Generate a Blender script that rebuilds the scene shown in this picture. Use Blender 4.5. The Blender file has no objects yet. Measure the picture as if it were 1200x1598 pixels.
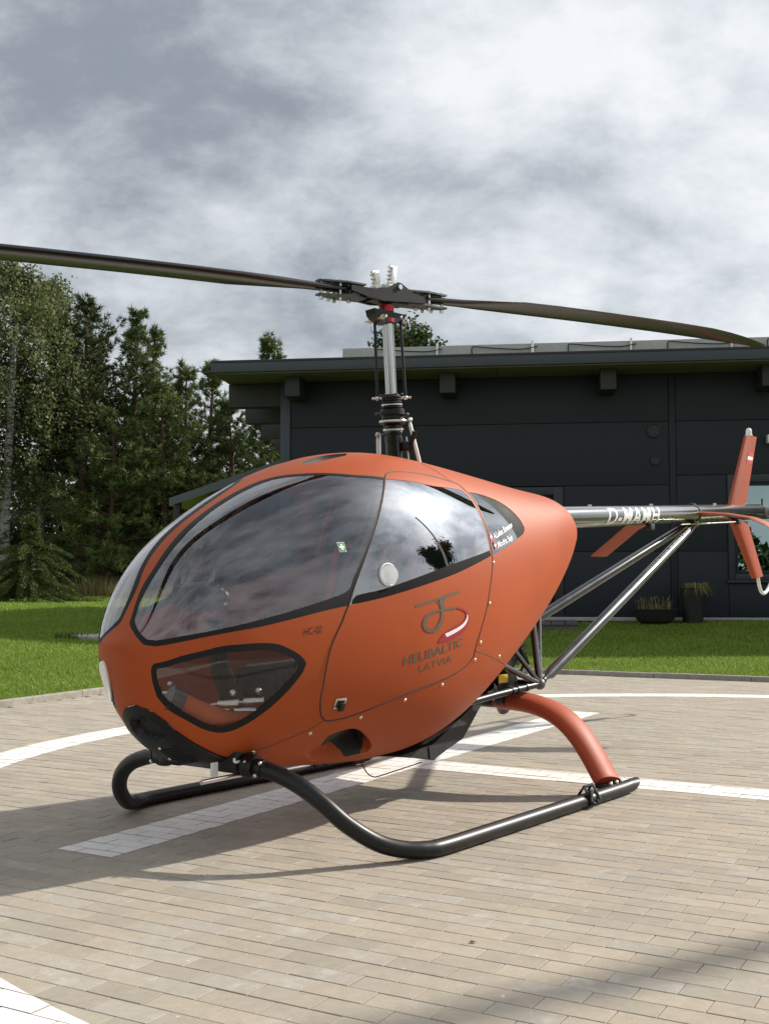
import bpy, bmesh, math, random
import numpy as np
from mathutils import Vector, Matrix
from mathutils.geometry import delaunay_2d_cdt

random.seed(7)
rng = np.random.default_rng(7)
R = math.radians
scene = bpy.context.scene
COL = scene.collection

# ------------------------------------------------------------------ camera
cam_d = bpy.data.cameras.new('camera')
cam = bpy.data.objects.new('camera', cam_d)
COL.objects.link(cam)
cam.location = (0, 0, 1.0)
cam.rotation_euler = (R(90) + math.atan(112.0 / 1790.0), 0, 0)
cam_d.sensor_fit = 'VERTICAL'
cam_d.sensor_height = 36.0
cam_d.lens = 36.0 * 1790.0 / 1600.0
cam_d.clip_start = 0.05
cam_d.clip_end = 3000
scene.camera = cam

# ------------------------------------------------------------------ light
SUN_DIR = Vector((math.cos(R(29)) * math.cos(R(33)), math.sin(R(29)) * math.cos(R(33)), math.sin(R(33))))
sun_d = bpy.data.lights.new('sun', 'SUN')
sun_d.energy = 4.6
sun_d.angle = R(1.0)
sun_d.color = (1.0, 0.93, 0.82)
sun = bpy.data.objects.new('sun', sun_d)
COL.objects.link(sun)
sun.rotation_euler = SUN_DIR.to_track_quat('Z', 'Y').to_euler()

world = bpy.data.worlds.new('World')
scene.world = world
world.use_nodes = True
wn, wl = world.node_tree.nodes, world.node_tree.links
wn.clear()
def wnode(t, **kw):
    n = wn.new(t)
    for k, v in kw.items():
        setattr(n, k, v)
    return n
w_out = wnode('ShaderNodeOutputWorld')
w_bg = wnode('ShaderNodeBackground')
w_sky = wnode('ShaderNodeTexSky', sky_type='NISHITA')
w_sky.sun_disc = False
w_sky.sun_elevation = R(33)
w_sky.sun_rotation = math.atan2(SUN_DIR.x, SUN_DIR.y)
w_bg.inputs['Strength'].default_value = 0.1
# cloud deck: the view direction projected on a high flat layer
w_tc = wnode('ShaderNodeTexCoord')
w_sep = wnode('ShaderNodeSeparateXYZ')
wl.new(w_tc.outputs['Generated'], w_sep.inputs[0])
def wmath(op, a, b=None, c=None, clamp=False):
    n = wnode('ShaderNodeMath', operation=op, use_clamp=clamp)
    for i, v in enumerate((a, b, c)):
        if v is None:
            continue
        if isinstance(v, (int, float)):
            n.inputs[i].default_value = v
        else:
            wl.new(v, n.inputs[i])
    return n.outputs[0]
w_h = wmath('ADD', wmath('MAXIMUM', w_sep.outputs[2], 0.0), 0.62)
w_px = wmath('DIVIDE', w_sep.outputs[0], w_h)
w_py = wmath('DIVIDE', w_sep.outputs[1], w_h)
w_cmb = wnode('ShaderNodeCombineXYZ')
wl.new(w_px, w_cmb.inputs[0]); wl.new(w_py, w_cmb.inputs[1])
def wnoise(scale, detail, rough, loc, dist=0.0, sc=(1, 1, 1)):
    m = wnode('ShaderNodeMapping')
    m.inputs['Location'].default_value = loc
    m.inputs['Scale'].default_value = sc
    wl.new(w_cmb.outputs[0], m.inputs['Vector'])
    n = wnode('ShaderNodeTexNoise')
    n.inputs['Scale'].default_value = scale
    n.inputs['Detail'].default_value = detail
    n.inputs['Roughness'].default_value = rough
    n.inputs['Distortion'].default_value = dist
    wl.new(m.outputs[0], n.inputs['Vector'])
    return n.outputs['Fac']
SKY_LOC = (6.56, 2.78, 0)
n_big = wnoise(1.9, 2, 0.45, SKY_LOC, 0.0, (0.85, 1.15, 1))
n_mid = wnoise(5.6, 13, 0.60, (SKY_LOC[0] + 5, SKY_LOC[1], 2.2), 0.12, (0.9, 1.2, 1))
n_sum = wmath('ADD', wmath('MULTIPLY', n_big, 0.46), wmath('MULTIPLY', n_mid, 0.54))
w_ramp = wnode('ShaderNodeValToRGB')
cr = w_ramp.color_ramp
cr.interpolation = 'B_SPLINE'
cr.elements[0].position = 0.375; cr.elements[0].color = (0.175, 0.197, 0.228, 1)
cr.elements[1].position = 0.60; cr.elements[1].color = (0.585, 0.595, 0.605, 1)
for pos, colr in ((0.42, (0.235, 0.255, 0.282, 1)), (0.485, (0.38, 0.405, 0.43, 1)), (0.55, (0.50, 0.52, 0.54, 1))):
    e = cr.elements.new(pos); e.color = colr
wl.new(n_sum, w_ramp.inputs['Fac'])
# lower cloud is brighter and flatter towards the horizon
w_hz = wmath('SUBTRACT', 1.0, wmath('DIVIDE', wmath('MAXIMUM', w_sep.outputs[2], 0.0), 0.24, clamp=True), clamp=True)
w_mixh = wnode('ShaderNodeMix', data_type='RGBA')
wl.new(wmath('MULTIPLY', w_hz, 0.7), w_mixh.inputs[0])
w_sc = wnode('ShaderNodeVectorMath', operation='SCALE')
w_sc.inputs['Scale'].default_value = 13.0      # a colour ramp cannot hold values above one
wl.new(w_ramp.outputs[0], w_sc.inputs[0])
wl.new(w_sc.outputs[0], w_mixh.inputs[6])
w_mixh.inputs[7].default_value = (6.5, 6.8, 7.05, 1)
w_mix = wnode('ShaderNodeMix', data_type='RGBA')
w_mix.inputs[0].default_value = 0.93
wl.new(w_sky.outputs[0], w_mix.inputs[6])
wl.new(w_mixh.outputs[2], w_mix.inputs[7])
# thin cloud round the sun scatters its light forwards
w_dot = wnode('ShaderNodeVectorMath', operation='DOT_PRODUCT')
wl.new(w_tc.outputs['Generated'], w_dot.inputs[0]); w_dot.inputs[1].default_value = tuple(SUN_DIR)
w_fw = wmath('POWER', wmath('MAXIMUM', w_dot.outputs['Value'], 0.0), 22.0)
w_gl = wnode('ShaderNodeVectorMath', operation='SCALE')
wl.new(w_mix.outputs[2], w_gl.inputs[0])
wl.new(wmath('ADD', 1.0, wmath('MULTIPLY', w_fw, 3.0)), w_gl.inputs['Scale'])
wl.new(w_gl.outputs[0], w_bg.inputs['Color'])
wl.new(w_bg.outputs[0], w_out.inputs[0])

scene.view_settings.view_transform = 'Standard'
scene.view_settings.look = 'None'
scene.view_settings.exposure = 0.35
scene.view_settings.gamma = 1.0
scene.view_settings.use_curve_mapping = False
scene.render.engine = 'CYCLES'
scene.cycles.max_bounces = 8
scene.cycles.transparent_max_bounces = 24
scene.cycles.caustics_reflective = False
scene.cycles.caustics_refractive = False

# ------------------------------------------------------------------ helpers
def tag(o, label=None, cat=None, group=None, kind=None):
    if label: o['label'] = label
    if cat: o['category'] = cat
    if group: o['group'] = group
    if kind: o['kind'] = kind
    return o

def link(name, me, mat=None, parent=None, loc=None, rotz=None):
    o = bpy.data.objects.new(name, me)
    COL.objects.link(o)
    if mat is not None and me is not None and not me.materials:
        for m in (mat if isinstance(mat, (list, tuple)) else (mat,)):
            me.materials.append(m)
    if parent: o.parent = parent
    if loc is not None: o.location = loc
    if rotz is not None: o.rotation_euler = (0, 0, rotz)
    return o

def empty(name, loc=(0, 0, 0), rotz=0.0, parent=None):
    return link(name, None, None, parent, loc, rotz)

def mesh_np(name, V, F, smooth=False, normals=None):
    """V (n,3); F: array (m,k) or list of such arrays / lists."""
    me = bpy.data.meshes.new(name)
    V = np.asarray(V, np.float32)
    if isinstance(F, np.ndarray):
        m, k = F.shape
        me.vertices.add(len(V)); me.vertices.foreach_set('co', V.ravel())
        me.loops.add(m * k); me.loops.foreach_set('vertex_index', F.astype(np.int32).ravel())
        me.polygons.add(m)
        me.polygons.foreach_set('loop_start', np.arange(0, m * k, k, dtype=np.int32))
        me.polygons.foreach_set('loop_total', np.full(m, k, np.int32))
        me.update(calc_edges=True)
    else:
        me.from_pydata([tuple(map(float, v)) for v in V], [], [tuple(map(int, f)) for f in F])
        me.update()
    me.polygons.foreach_set('use_smooth', np.full(len(me.polygons), bool(smooth)))
    if normals is not None:
        me.normals_split_custom_set_from_vertices([tuple(map(float, n)) for n in normals])
    return me

class MB:
    """collects simple solids into one mesh"""
    def __init__(s): s.V = []; s.F = []; s.n = 0; s.sm = []
    def add(s, V, F, smooth=False):
        for f in F: s.F.append([i + s.n for i in f]); s.sm.append(smooth)
        s.V.extend([tuple(map(float, v)) for v in V]); s.n += len(V); return s
    def box(s, lo, hi, b=0.0, M=None):
        x0, y0, z0 = lo; x1, y1, z1 = hi
        if b <= 0:
            V = [(x, y, z) for z in (z0, z1) for y in (y0, y1) for x in (x0, x1)]
            F = [(0, 2, 3, 1), (4, 5, 7, 6), (0, 1, 5, 4), (2, 6, 7, 3), (0, 4, 6, 2), (1, 3, 7, 5)]
        else:
            bm = bmesh.new(); bmesh.ops.create_cube(bm, size=1)
            for v in bm.verts:
                v.co = ((x0 + x1) / 2 + v.co.x * (x1 - x0), (y0 + y1) / 2 + v.co.y * (y1 - y0), (z0 + z1) / 2 + v.co.z * (z1 - z0))
            bmesh.ops.bevel(bm, geom=bm.edges[:], offset=b, segments=2, affect='EDGES', profile=0.6)
            V = [v.co[:] for v in bm.verts]; bm.verts.index_update()
            F = [[v.index for v in f.verts] for f in bm.faces]; bm.free()
        if M is not None: V = [tuple(M @ Vector(v)) for v in V]
        return s.add(V, F)
    def tube(s, pts, r, n=12, cap=True, sub=0, sq=None):
        P = [Vector(p) for p in pts]
        rr = [float(x) for x in r] if hasattr(r, '__len__') else [float(r)] * len(P)
        if sub and len(P) > 2:
            Q = []; q = []
            for i in range(len(P) - 1):
                a = P[max(i - 1, 0)]; b = P[i]; c = P[i + 1]; d = P[min(i + 2, len(P) - 1)]
                for k in range(sub):
                    t = k / sub
                    Q.append(0.5 * ((2 * b) + (c - a) * t + (2 * a - 5 * b + 4 * c - d) * t * t + (3 * b - a - 3 * c + d) * t ** 3))
                    q.append(rr[i] * (1 - t) + rr[i + 1] * t)
            Q.append(P[-1]); q.append(rr[-1]); P, rr = Q, q
        T = []
        for i in range(len(P)):
            d = P[min(i + 1, len(P) - 1)] - P[max(i - 1, 0)]
            T.append(d.normalized())
        ref = Vector((0, 0, 1)) if abs(T[0].z) < 0.9 else Vector((1, 0, 0))
        u = T[0].cross(ref).normalized()
        V = []; F = []
        for i in range(len(P)):
            u = (u - T[i] * u.dot(T[i])).normalized(); w = T[i].cross(u)
            su, sw = (1, 1) if sq is None else sq
            for k in range(n):
                a = 2 * math.pi * k / n
                V.append(P[i] + rr[i] * (su * math.cos(a) * u + sw * math.sin(a) * w))
        for i in range(len(P) - 1):
            for k in range(n):
                F.append((i * n + k, i * n + (k + 1) % n, (i + 1) * n + (k + 1) % n, (i + 1) * n + k))
        s.add(V, F, True)
        if cap:
            m = len(V)
            s.F.append([s.n - m + k for k in range(n)][::-1]); s.sm.append(False)
            s.F.append([s.n - n + k for k in range(n)]); s.sm.append(False)
        return s
    def lathe(s, prof, n=20, c=(0, 0, 0), M=None):
        V = []; F = []
        for r, z in prof:
            for k in range(n):
                a = 2 * math.pi * k / n
                V.append(Vector((r * math.cos(a), r * math.sin(a), z)))
        for i in range(len(prof) - 1):
            for k in range(n):
                F.append((i * n + k, i * n + (k + 1) % n, (i + 1) * n + (k + 1) % n, (i + 1) * n + k))
        F.append(tuple(range(n))[::-1]); F.append(tuple(len(V) - n + k for k in range(n)))
        V = [(M @ v if M is not None else v) + Vector(c) for v in V]
        return s.add(V, F, True)
    def prism(s, poly, h, axis=1, c0=None):
        """polygon of 2-D points extruded +-h/2 along axis"""
        n = len(poly); V = []
        for sgn in (-0.5, 0.5):
            for p in poly:
                q = list(p); q.insert(axis, sgn * h + (c0 or 0)); V.append(q)
        F = [tuple(range(n)), tuple(range(2 * n - 1, n - 1, -1))]
        for i in range(n): F.append((i, i + n, (i + 1) % n + n, (i + 1) % n))
        return s.add(V, F)
    def ball(s, c, r, n=8):
        prof = [(r * math.sin(math.pi * (i + .02) / (n + .04)), -r * math.cos(math.pi * (i + .02) / (n + .04))) for i in range(n + 1)]
        return s.lathe(prof, 2 * n, c)
    def mesh(s, name):
        me = bpy.data.meshes.new(name)
        me.from_pydata(s.V, [], s.F)
        me.polygons.foreach_set('use_smooth', np.array(s.sm, bool))
        bm = bmesh.new(); bm.from_mesh(me)
        bmesh.ops.recalc_face_normals(bm, faces=bm.faces[:]); bm.to_mesh(me); bm.free()
        me.update()
        try: me.set_sharp_from_angle(angle=R(42))
        except Exception: pass
        return me
    def build(s, name, mat, parent=None, loc=None, rotz=None):
        return link(name, s.mesh(name), mat, parent, loc, rotz)

# ------------------------------------------------------------------ materials
MAT = {}
class NT:
    def __init__(s, name):
        s.m = bpy.data.materials.new(name); s.m.use_nodes = True
        s.t = s.m.node_tree; s.N = s.t.nodes; s.L = s.t.links
        s.b = s.N['Principled BSDF']; s.o = s.N['Material Output']
    def n(s, t, **kw):
        x = s.N.new(t)
        for k, v in kw.items(): setattr(x, k, v)
        return x
    def put(s, v, sock):
        if hasattr(v, 'is_linked') or hasattr(v, 'links'): s.L.new(v, sock)
        else: sock.default_value = v
    def math(s, op, a, b=None, c=None, clamp=False):
        x = s.n('ShaderNodeMath', operation=op, use_clamp=clamp)
        for i, v in enumerate((a, b, c)):
            if v is not None: s.put(v, x.inputs[i])
        return x.outputs[0]
    def noise(s, scale, detail=4, rough=0.55, vec=None, dist=0.0, sc=None):
        x = s.n('ShaderNodeTexNoise')
        x.inputs['Scale'].default_value = scale; x.inputs['Detail'].default_value = detail
        x.inputs['Roughness'].default_value = rough; x.inputs['Distortion'].default_value = dist
        if vec is None:
            tc = s.n('ShaderNodeTexCoord'); vec = tc.outputs['Object']
        if sc is not None:
            mp = s.n('ShaderNodeMapping'); mp.inputs['Scale'].default_value = sc
            s.L.new(vec, mp.inputs['Vector']); vec = mp.outputs[0]
        s.L.new(vec, x.inputs['Vector'])
        return x.outputs['Fac']
    def ramp(s, fac, stops):
        x = s.n('ShaderNodeValToRGB'); e = x.color_ramp.elements
        e[0].position, e[0].color = stops[0][0], (*stops[0][1], 1)
        e[1].position, e[1].color = stops[-1][0], (*stops[-1][1], 1)
        for p, c in stops[1:-1]:
            q = e.new(p); q.color = (*c, 1)
        s.L.new(fac, x.inputs['Fac']); return x.outputs[0]
    def mix(s, fac, a, b, mode='MIX'):
        x = s.n('ShaderNodeMix', data_type='RGBA', blend_type=mode)
        s.put(fac, x.inputs[0])
        s.put(a if not isinstance(a, tuple) else (*a, 1)[:4], x.inputs[6])
        s.put(b if not isinstance(b, tuple) else (*b, 1)[:4], x.inputs[7])
        return x.outputs[2]
    def bump(s, h, strength=0.3, dist=0.01):
        x = s.n('ShaderNodeBump'); x.inputs['Strength'].default_value = strength
        x.inputs['Distance'].default_value = dist; s.L.new(h, x.inputs['Height'])
        s.L.new(x.outputs[0], s.b.inputs['Normal'])
    def set(s, **kw):
        for k, v in kw.items():
            s.put(v if not (isinstance(v, tuple) and len(v) == 3) else (*v, 1), s.b.inputs[k.replace('_', ' ')])
        return s

def simple(name, color, rough=0.5, metal=0.0, var=0.12, scale=9.0, rv=0.1, spec=0.5, bump=0.0):
    t = NT(name)
    f = t.noise(scale, 6, 0.6)
    lo = tuple(c * (1 - var) for c in color); hi = tuple(min(1, c * (1 + var)) for c in color)
    t.set(Base_Color=t.ramp(f, [(0.3, lo), (0.7, hi)]), Metallic=metal)
    t.set(Roughness=t.math('ADD', t.math('MULTIPLY', t.math('SUBTRACT', f, 0.5), rv * 2), rough, clamp=True))
    t.b.inputs['Specular IOR Level'].default_value = spec
    if bump: t.bump(t.noise(scale * 6, 5), bump, 0.004)
    MAT[name] = t.m
    return t.m

def mat_orange(name, color, rough):
    t = NT(name)
    f = t.noise(2.3, 5, 0.6); g = t.noise(70, 3, 0.6)
    c = t.ramp(f, [(0.3, tuple(x * 0.93 for x in color)), (0.7, tuple(min(1, x * 1.05) for x in color))])
    # light dust low and in patches
    d = t.math('MULTIPLY', t.math('SUBTRACT', t.noise(5.0, 7, 0.65), 0.54, clamp=True), 0.3)
    c = t.mix(d, c, (0.40, 0.20, 0.12))
    t.set(Base_Color=c, Roughness=t.math('ADD', t.math('MULTIPLY', f, 0.10), rough))
    t.b.inputs['Specular IOR Level'].default_value = 0.24
    t.b.inputs['Coat Weight'].default_value = 0.03
    t.b.inputs['Coat Roughness'].default_value = 0.38
    t.bump(g, 0.02, 0.002)
    MAT[name] = t.m
mat_orange('orange_paint', (0.385, 0.069, 0.0135), 0.48)
mat_orange('orange_leg_paint', (0.36, 0.066, 0.026), 0.52)
simple('black_satin', (0.007, 0.007, 0.0075), 0.40, spec=0.36)
simple('black_gloss', (0.008, 0.008, 0.009), 0.12, spec=0.5, rv=0.05)
simple('black_matt', (0.014, 0.014, 0.015), 0.7)
simple('seal_rubber', (0.007, 0.0075, 0.009), 0.55, spec=0.25)
simple('border_black', (0.004, 0.004, 0.0045), 0.6, spec=0.10)
simple('carbon_grey', (0.028, 0.028, 0.028), 0.40, var=0.25, scale=14)
simple('hub_grey', (0.09, 0.09, 0.092), 0.38, metal=0.7, var=0.3, scale=20)
simple('steel', (0.62, 0.61, 0.58), 0.28, metal=1.0, var=0.12, scale=16)
simple('chrome', (0.085, 0.085, 0.085), 0.10, metal=1.0, var=0.25, scale=5, rv=0.05)
MAT['chrome'].node_tree.nodes['Principled BSDF'].inputs['Coat Weight'].default_value = 1.0
MAT['chrome'].node_tree.nodes['Principled BSDF'].inputs['Coat Roughness'].default_value = 0.22
simple('mast_steel', (0.55, 0.54, 0.52), 0.16, metal=1.0, var=0.05, scale=3, rv=0.03)
simple('dark_chrome', (0.13, 0.13, 0.13), 0.24, metal=1.0, var=0.2, scale=6, rv=0.04)
simple('aluminium', (0.72, 0.70, 0.66), 0.4, metal=0.8, var=0.1, scale=14)
simple('brass_screw', (0.75, 0.62, 0.45), 0.3, metal=0.9)
simple('red_anodised', (0.45, 0.02, 0.025), 0.35, metal=0.4)
simple('white_paint', (0.78, 0.77, 0.74), 0.4, var=0.04)
simple('white_print', (0.82, 0.81, 0.79), 0.45, var=0.03)
simple('red_print', (0.33, 0.008, 0.03), 0.45, var=0.06)
simple('flag_red', (0.55, 0.05, 0.09), 0.45, var=0.06)
simple('grey_print', (0.105, 0.082, 0.058), 0.5, var=0.06)
simple('black_print', (0.012, 0.010, 0.010), 0.5)
simple('yellow_label', (0.65, 0.42, 0.02), 0.5)
simple('green_print', (0.05, 0.25, 0.11), 0.5)
simple('seat_fabric', (0.022, 0.026, 0.038), 0.85, var=0.3, scale=30, bump=0.2)
simple('seat_red', (0.48, 0.07, 0.05), 0.7, var=0.2)
simple('cabin_floor', (0.04, 0.038, 0.038), 0.7, var=0.2)
simple('pillar_lit', (0.030, 0.010, 0.008), 0.45, var=0.2)
simple('clear_ring', (0.80, 0.82, 0.82), 0.15, var=0.05)
simple('lamp_lens', (0.85, 0.86, 0.84), 0.12, var=0.04)

def mat_glass(name, tint, f0, pw, rough=0.0):
    t = NT(name)
    lw = t.n('ShaderNodeLayerWeight'); lw.inputs['Blend'].default_value = 0.5
    fac = t.math('ADD', t.math('MULTIPLY', t.math('POWER', lw.outputs['Facing'], pw), 1 - f0), f0, clamp=True)
    tr = t.n('ShaderNodeBsdfTransparent'); tr.inputs[0].default_value = (*tint, 1)
    gl = t.n('ShaderNodeBsdfGlossy'); gl.inputs['Roughness'].default_value = rough
    gl.inputs['Color'].default_value = (0.96, 0.97, 1.0, 1) if name != 'house_glass' else (0.68, 0.88, 0.88, 1)
    mx = t.n('ShaderNodeMixShader')
    t.L.new(fac, mx.inputs[0]); t.L.new(tr.outputs[0], mx.inputs[1]); t.L.new(gl.outputs[0], mx.inputs[2])
    t.L.new(mx.outputs[0], t.o.inputs['Surface'])
    # faint streaks of dirt in the gloss
    t.N.remove(t.b)
    MAT[name] = t.m
mat_glass('canopy_glass', (0.97, 0.91, 0.93), 0.14, 3.0, 0.006)
mat_glass('door_glass', (0.60, 0.58, 0.60), 0.27, 2.6, 0.006)
mat_glass('chin_glass', (0.86, 0.84, 0.84), 0.05, 4.0, 0.01)
mat_glass('rear_glass', (0.30, 0.30, 0.31), 0.14, 3.5)
mat_glass('house_glass', (0.10, 0.12, 0.12), 0.40, 3.0)

# pavers: one tone per stone from its place in the pattern
PAV_A = R(-29.6); PAV_L, PAV_W = 0.1815, 0.0873; PAV_O = (0.598, 3.030)
PU = (math.cos(PAV_A), math.sin(PAV_A)); PV = (math.sin(PAV_A), -math.cos(PAV_A))   # along a row / towards the viewer
def mat_paver(name, white=False):
    t = NT(name)
    geo = t.n('ShaderNodeNewGeometry'); sp = t.n('ShaderNodeSeparateXYZ'); t.L.new(geo.outputs['Position'], sp.inputs[0])
    dx = t.math('SUBTRACT', sp.outputs[0], PAV_O[0]); dy = t.math('SUBTRACT', sp.outputs[1], PAV_O[1])
    u = t.math('DIVIDE', t.math('ADD', t.math('MULTIPLY', dx, PU[0]), t.math('MULTIPLY', dy, PU[1])), PAV_L)
    v = t.math('DIVIDE', t.math('ADD', t.math('MULTIPLY', dx, PV[0]), t.math('MULTIPLY', dy, PV[1])), PAV_W)
    row = t.math('FLOOR', v)
    col = t.math('FLOOR', t.math('ADD', u, t.math('MULTIPLY', t.math('FLOORED_MODULO', row, 2.0), 0.5)))
    cb = t.n('ShaderNodeCombineXYZ'); t.L.new(row, cb.inputs[0]); t.L.new(col, cb.inputs[1])
    wnz = t.n('ShaderNodeTexWhiteNoise', noise_dimensions='2D'); t.L.new(cb.outputs[0], wnz.inputs['Vector'])
    pos = geo.outputs['Position']
    fine = t.noise(230, 3, 0.7, pos); mid = t.noise(22, 6, 0.65, pos); big = t.noise(0.9, 4, 0.6, pos)
    if not white:
        c = t.ramp(wnz.outputs['Value'], [(0.0, (0.3237, 0.2881, 0.241)), (0.35, (0.3554, 0.3155, 0.2625)), (0.62, (0.3831, 0.3343, 0.2702)), (0.85, (0.3738, 0.3412, 0.2949)), (1.0, (0.34, 0.3103, 0.2677))])
        c = t.mix(0.75, c, t.ramp(mid, [(0.25, (0.86, 0.85, 0.83)), (0.75, (1.13, 1.12, 1.10))]), 'MULTIPLY')
        c = t.mix(0.9, c, t.ramp(fine, [(0.25, (0.76, 0.76, 0.76)), (0.75, (1.18, 1.18, 1.18))]), 'MULTIPLY')
        c = t.mix(0.9, c, t.ramp(big, [(0.3, (0.90, 0.90, 0.90)), (0.7, (1.07, 1.06, 1.04))]), 'MULTIPLY')
        # pale lime bloom on some stones
        bl = t.math('MULTIPLY', t.math('MULTIPLY', t.math('SUBTRACT', t.noise(9, 5, 0.7, pos), 0.53, clamp=True), 3.0), wnz.outputs['Color'] if False else wnz.outputs['Value'])
        c = t.mix(bl, c, (0.50, 0.48, 0.44))
        # scattered white droppings / scuffs
        sc = t.math('GREATER_THAN', t.noise(30, 2, 0.4, pos), 0.755)
        c = t.mix(t.math('MULTIPLY', sc, 0.5), c, (0.60, 0.58, 0.55))
        t.set(Base_Color=c, Roughness=0.85)
    else:
        wear = t.math('MULTIPLY', t.math('SUBTRACT', t.noise(34, 8, 0.7, pos), 0.50, clamp=True), 1.5, clamp=True)
        c = t.ramp(mid, [(0.3, (0.74, 0.71, 0.67)), (0.7, (0.84, 0.82, 0.79))])
        c = t.mix(0.5, c, t.ramp(wnz.outputs['Value'], [(0, (0.88, 0.87, 0.85)), (1, (1.05, 1.05, 1.05))]), 'MULTIPLY')
        c = t.mix(wear, c, (0.45, 0.41, 0.36))
        t.set(Base_Color=c, Roughness=0.75)
    t.b.inputs['Specular IOR Level'].default_value = 0.3
    t.bump(t.math('ADD', t.math('MULTIPLY', fine, 0.6), mid), 0.35, 0.003)
    MAT[name] = t.m
mat_paver('paver_stone'); mat_paver('marking_paint', True)
simple('sand_joint', (0.20, 0.175, 0.14), 0.95, var=0.3, scale=40)
simple('kerb_concrete', (0.30, 0.275, 0.235), 0.9, var=0.25, scale=16, bump=0.4)

def mat_lawn():
    t = NT('lawn_soil'); geo = t.n('ShaderNodeNewGeometry'); pos = geo.outputs['Position']
    a = t.noise(1.1, 5, 0.6, pos); b = t.noise(60, 4, 0.7, pos)
    c = t.ramp(a, [(0.3, (0.115, 0.165, 0.018)), (0.7, (0.165, 0.215, 0.032))])
    c = t.mix(0.8, c, t.ramp(b, [(0.3, (0.6, 0.6, 0.6)), (0.7, (1.3, 1.3, 1.2))]), 'MULTIPLY')
    t.set(Base_Color=c, Roughness=0.9); t.b.inputs['Specular IOR Level'].default_value = 0.15
    t.bump(b, 0.6, 0.03); MAT['lawn_soil'] = t.m
mat_lawn()

def mat_leaf(name, stops, scale=0.9, trans=0.25, rough=0.6):
    t = NT(name)
    geo = t.n('ShaderNodeNewGeometry')
    f = t.noise(scale, 3, 0.6, geo.outputs['Position'])
    r = t.math('ADD', t.math('MULTIPLY', geo.outputs['Random Per Island'], 0.55), t.math('MULTIPLY', f, 0.45))
    c = t.ramp(r, stops)
    t.set(Base_Color=c, Roughness=rough); t.b.inputs['Specular IOR Level'].default_value = 0.25
    tl = t.n('ShaderNodeBsdfTranslucent'); t.L.new(c, tl.inputs[0])
    mx = t.n('ShaderNodeMixShader'); mx.inputs[0].default_value = trans
    t.L.new(t.b.outputs[0], mx.inputs[1]); t.L.new(tl.outputs[0], mx.inputs[2]); t.L.new(mx.outputs[0], t.o.inputs['Surface'])
    MAT[name] = t.m
mat_leaf('grass_blade', [(0.2, (0.1201, 0.1933, 0.021)), (0.5, (0.1962, 0.2934, 0.0394)), (0.8, (0.3163, 0.4001, 0.0854))], 0.8, 0.4, 0.55)
mat_leaf('dry_grass', [(0.2, (0.13, 0.143, 0.039)), (0.5, (0.273, 0.247, 0.0975)), (0.8, (0.39, 0.325, 0.156))], 0.5, 0.3)
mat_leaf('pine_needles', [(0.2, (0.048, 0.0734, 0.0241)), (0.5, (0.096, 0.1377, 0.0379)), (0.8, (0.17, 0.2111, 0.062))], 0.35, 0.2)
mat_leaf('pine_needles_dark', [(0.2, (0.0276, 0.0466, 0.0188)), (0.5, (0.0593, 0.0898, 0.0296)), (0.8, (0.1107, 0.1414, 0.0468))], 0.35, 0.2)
mat_leaf('spruce_needles', [(0.2, (0.0333, 0.0597, 0.0163)), (0.5, (0.0741, 0.1127, 0.0252)), (0.85, (0.1574, 0.1989, 0.0403))], 0.8, 0.2)
mat_leaf('birch_leaves', [(0.2, (0.0692, 0.0875, 0.032)), (0.5, (0.1231, 0.1532, 0.0554)), (0.8, (0.2155, 0.2407, 0.1021))], 0.5, 0.35)
mat_leaf('woods_leaves', [(0.2, (0.018, 0.033, 0.0135)), (0.5, (0.039, 0.066, 0.024)), (0.85, (0.09, 0.1275, 0.042))], 0.3, 0.2)
simple('pine_bark', (0.085, 0.046, 0.030), 0.9, var=0.4, scale=5, bump=0.5)
simple('grey_bark', (0.07, 0.055, 0.045), 0.9, var=0.4, scale=5, bump=0.5)
def mat_birch():
    t = NT('birch_bark'); f = t.noise(3.0, 6, 0.7, sc=(1.2, 1.2, 5.0))
    t.set(Base_Color=t.ramp(f, [(0.40, (0.06, 0.055, 0.05)), (0.50, (0.42, 0.40, 0.37)), (0.7, (0.60, 0.58, 0.54))]), Roughness=0.8)
    MAT['birch_bark'] = t.m
mat_birch()
simple('facade_panel', (0.0125, 0.0172, 0.0250), 0.55, var=0.10, scale=1.2, spec=0.35)
simple('facade_gap', (0.010, 0.012, 0.015), 0.7)
simple('fascia_metal', (0.038, 0.048, 0.064), 0.42, var=0.08, scale=1.5)
simple('beam_grey', (0.026, 0.027, 0.030), 0.6, var=0.12)
simple('soffit_board', (0.13, 0.122, 0.105), 0.8, var=0.12, scale=3)
simple('frame_grey', (0.020, 0.025, 0.034), 0.45, var=0.08)
simple('panel_back', (0.42, 0.42, 0.40), 0.6, var=0.08)
simple('panel_cell', (0.012, 0.016, 0.035), 0.15)
simple('plinth_trim', (0.33, 0.33, 0.32), 0.5)
simple('roof_sheet', (0.05, 0.055, 0.062), 0.6)
simple('deck_wood', (0.105, 0.095, 0.085), 0.85, var=0.3, scale=7, bump=0.3)
simple('pot_black', (0.008, 0.008, 0.009), 0.6)
simple('bowl_grey', (0.022, 0.022, 0.022), 0.75, var=0.2)
simple('galv_wire', (0.10, 0.11, 0.11), 0.5, metal=0.4)
simple('stone_grey', (0.33, 0.32, 0.29), 0.9, var=0.3, scale=20, bump=0.4)
simple('post_grey', (0.25, 0.26, 0.27), 0.5, metal=0.3)
simple('blade_black', (0.011, 0.011, 0.012), 0.22, spec=0.5, rv=0.05)
simple('tray_black', (0.016, 0.015, 0.015), 0.6, var=0.5, scale=18, bump=0.4)

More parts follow.
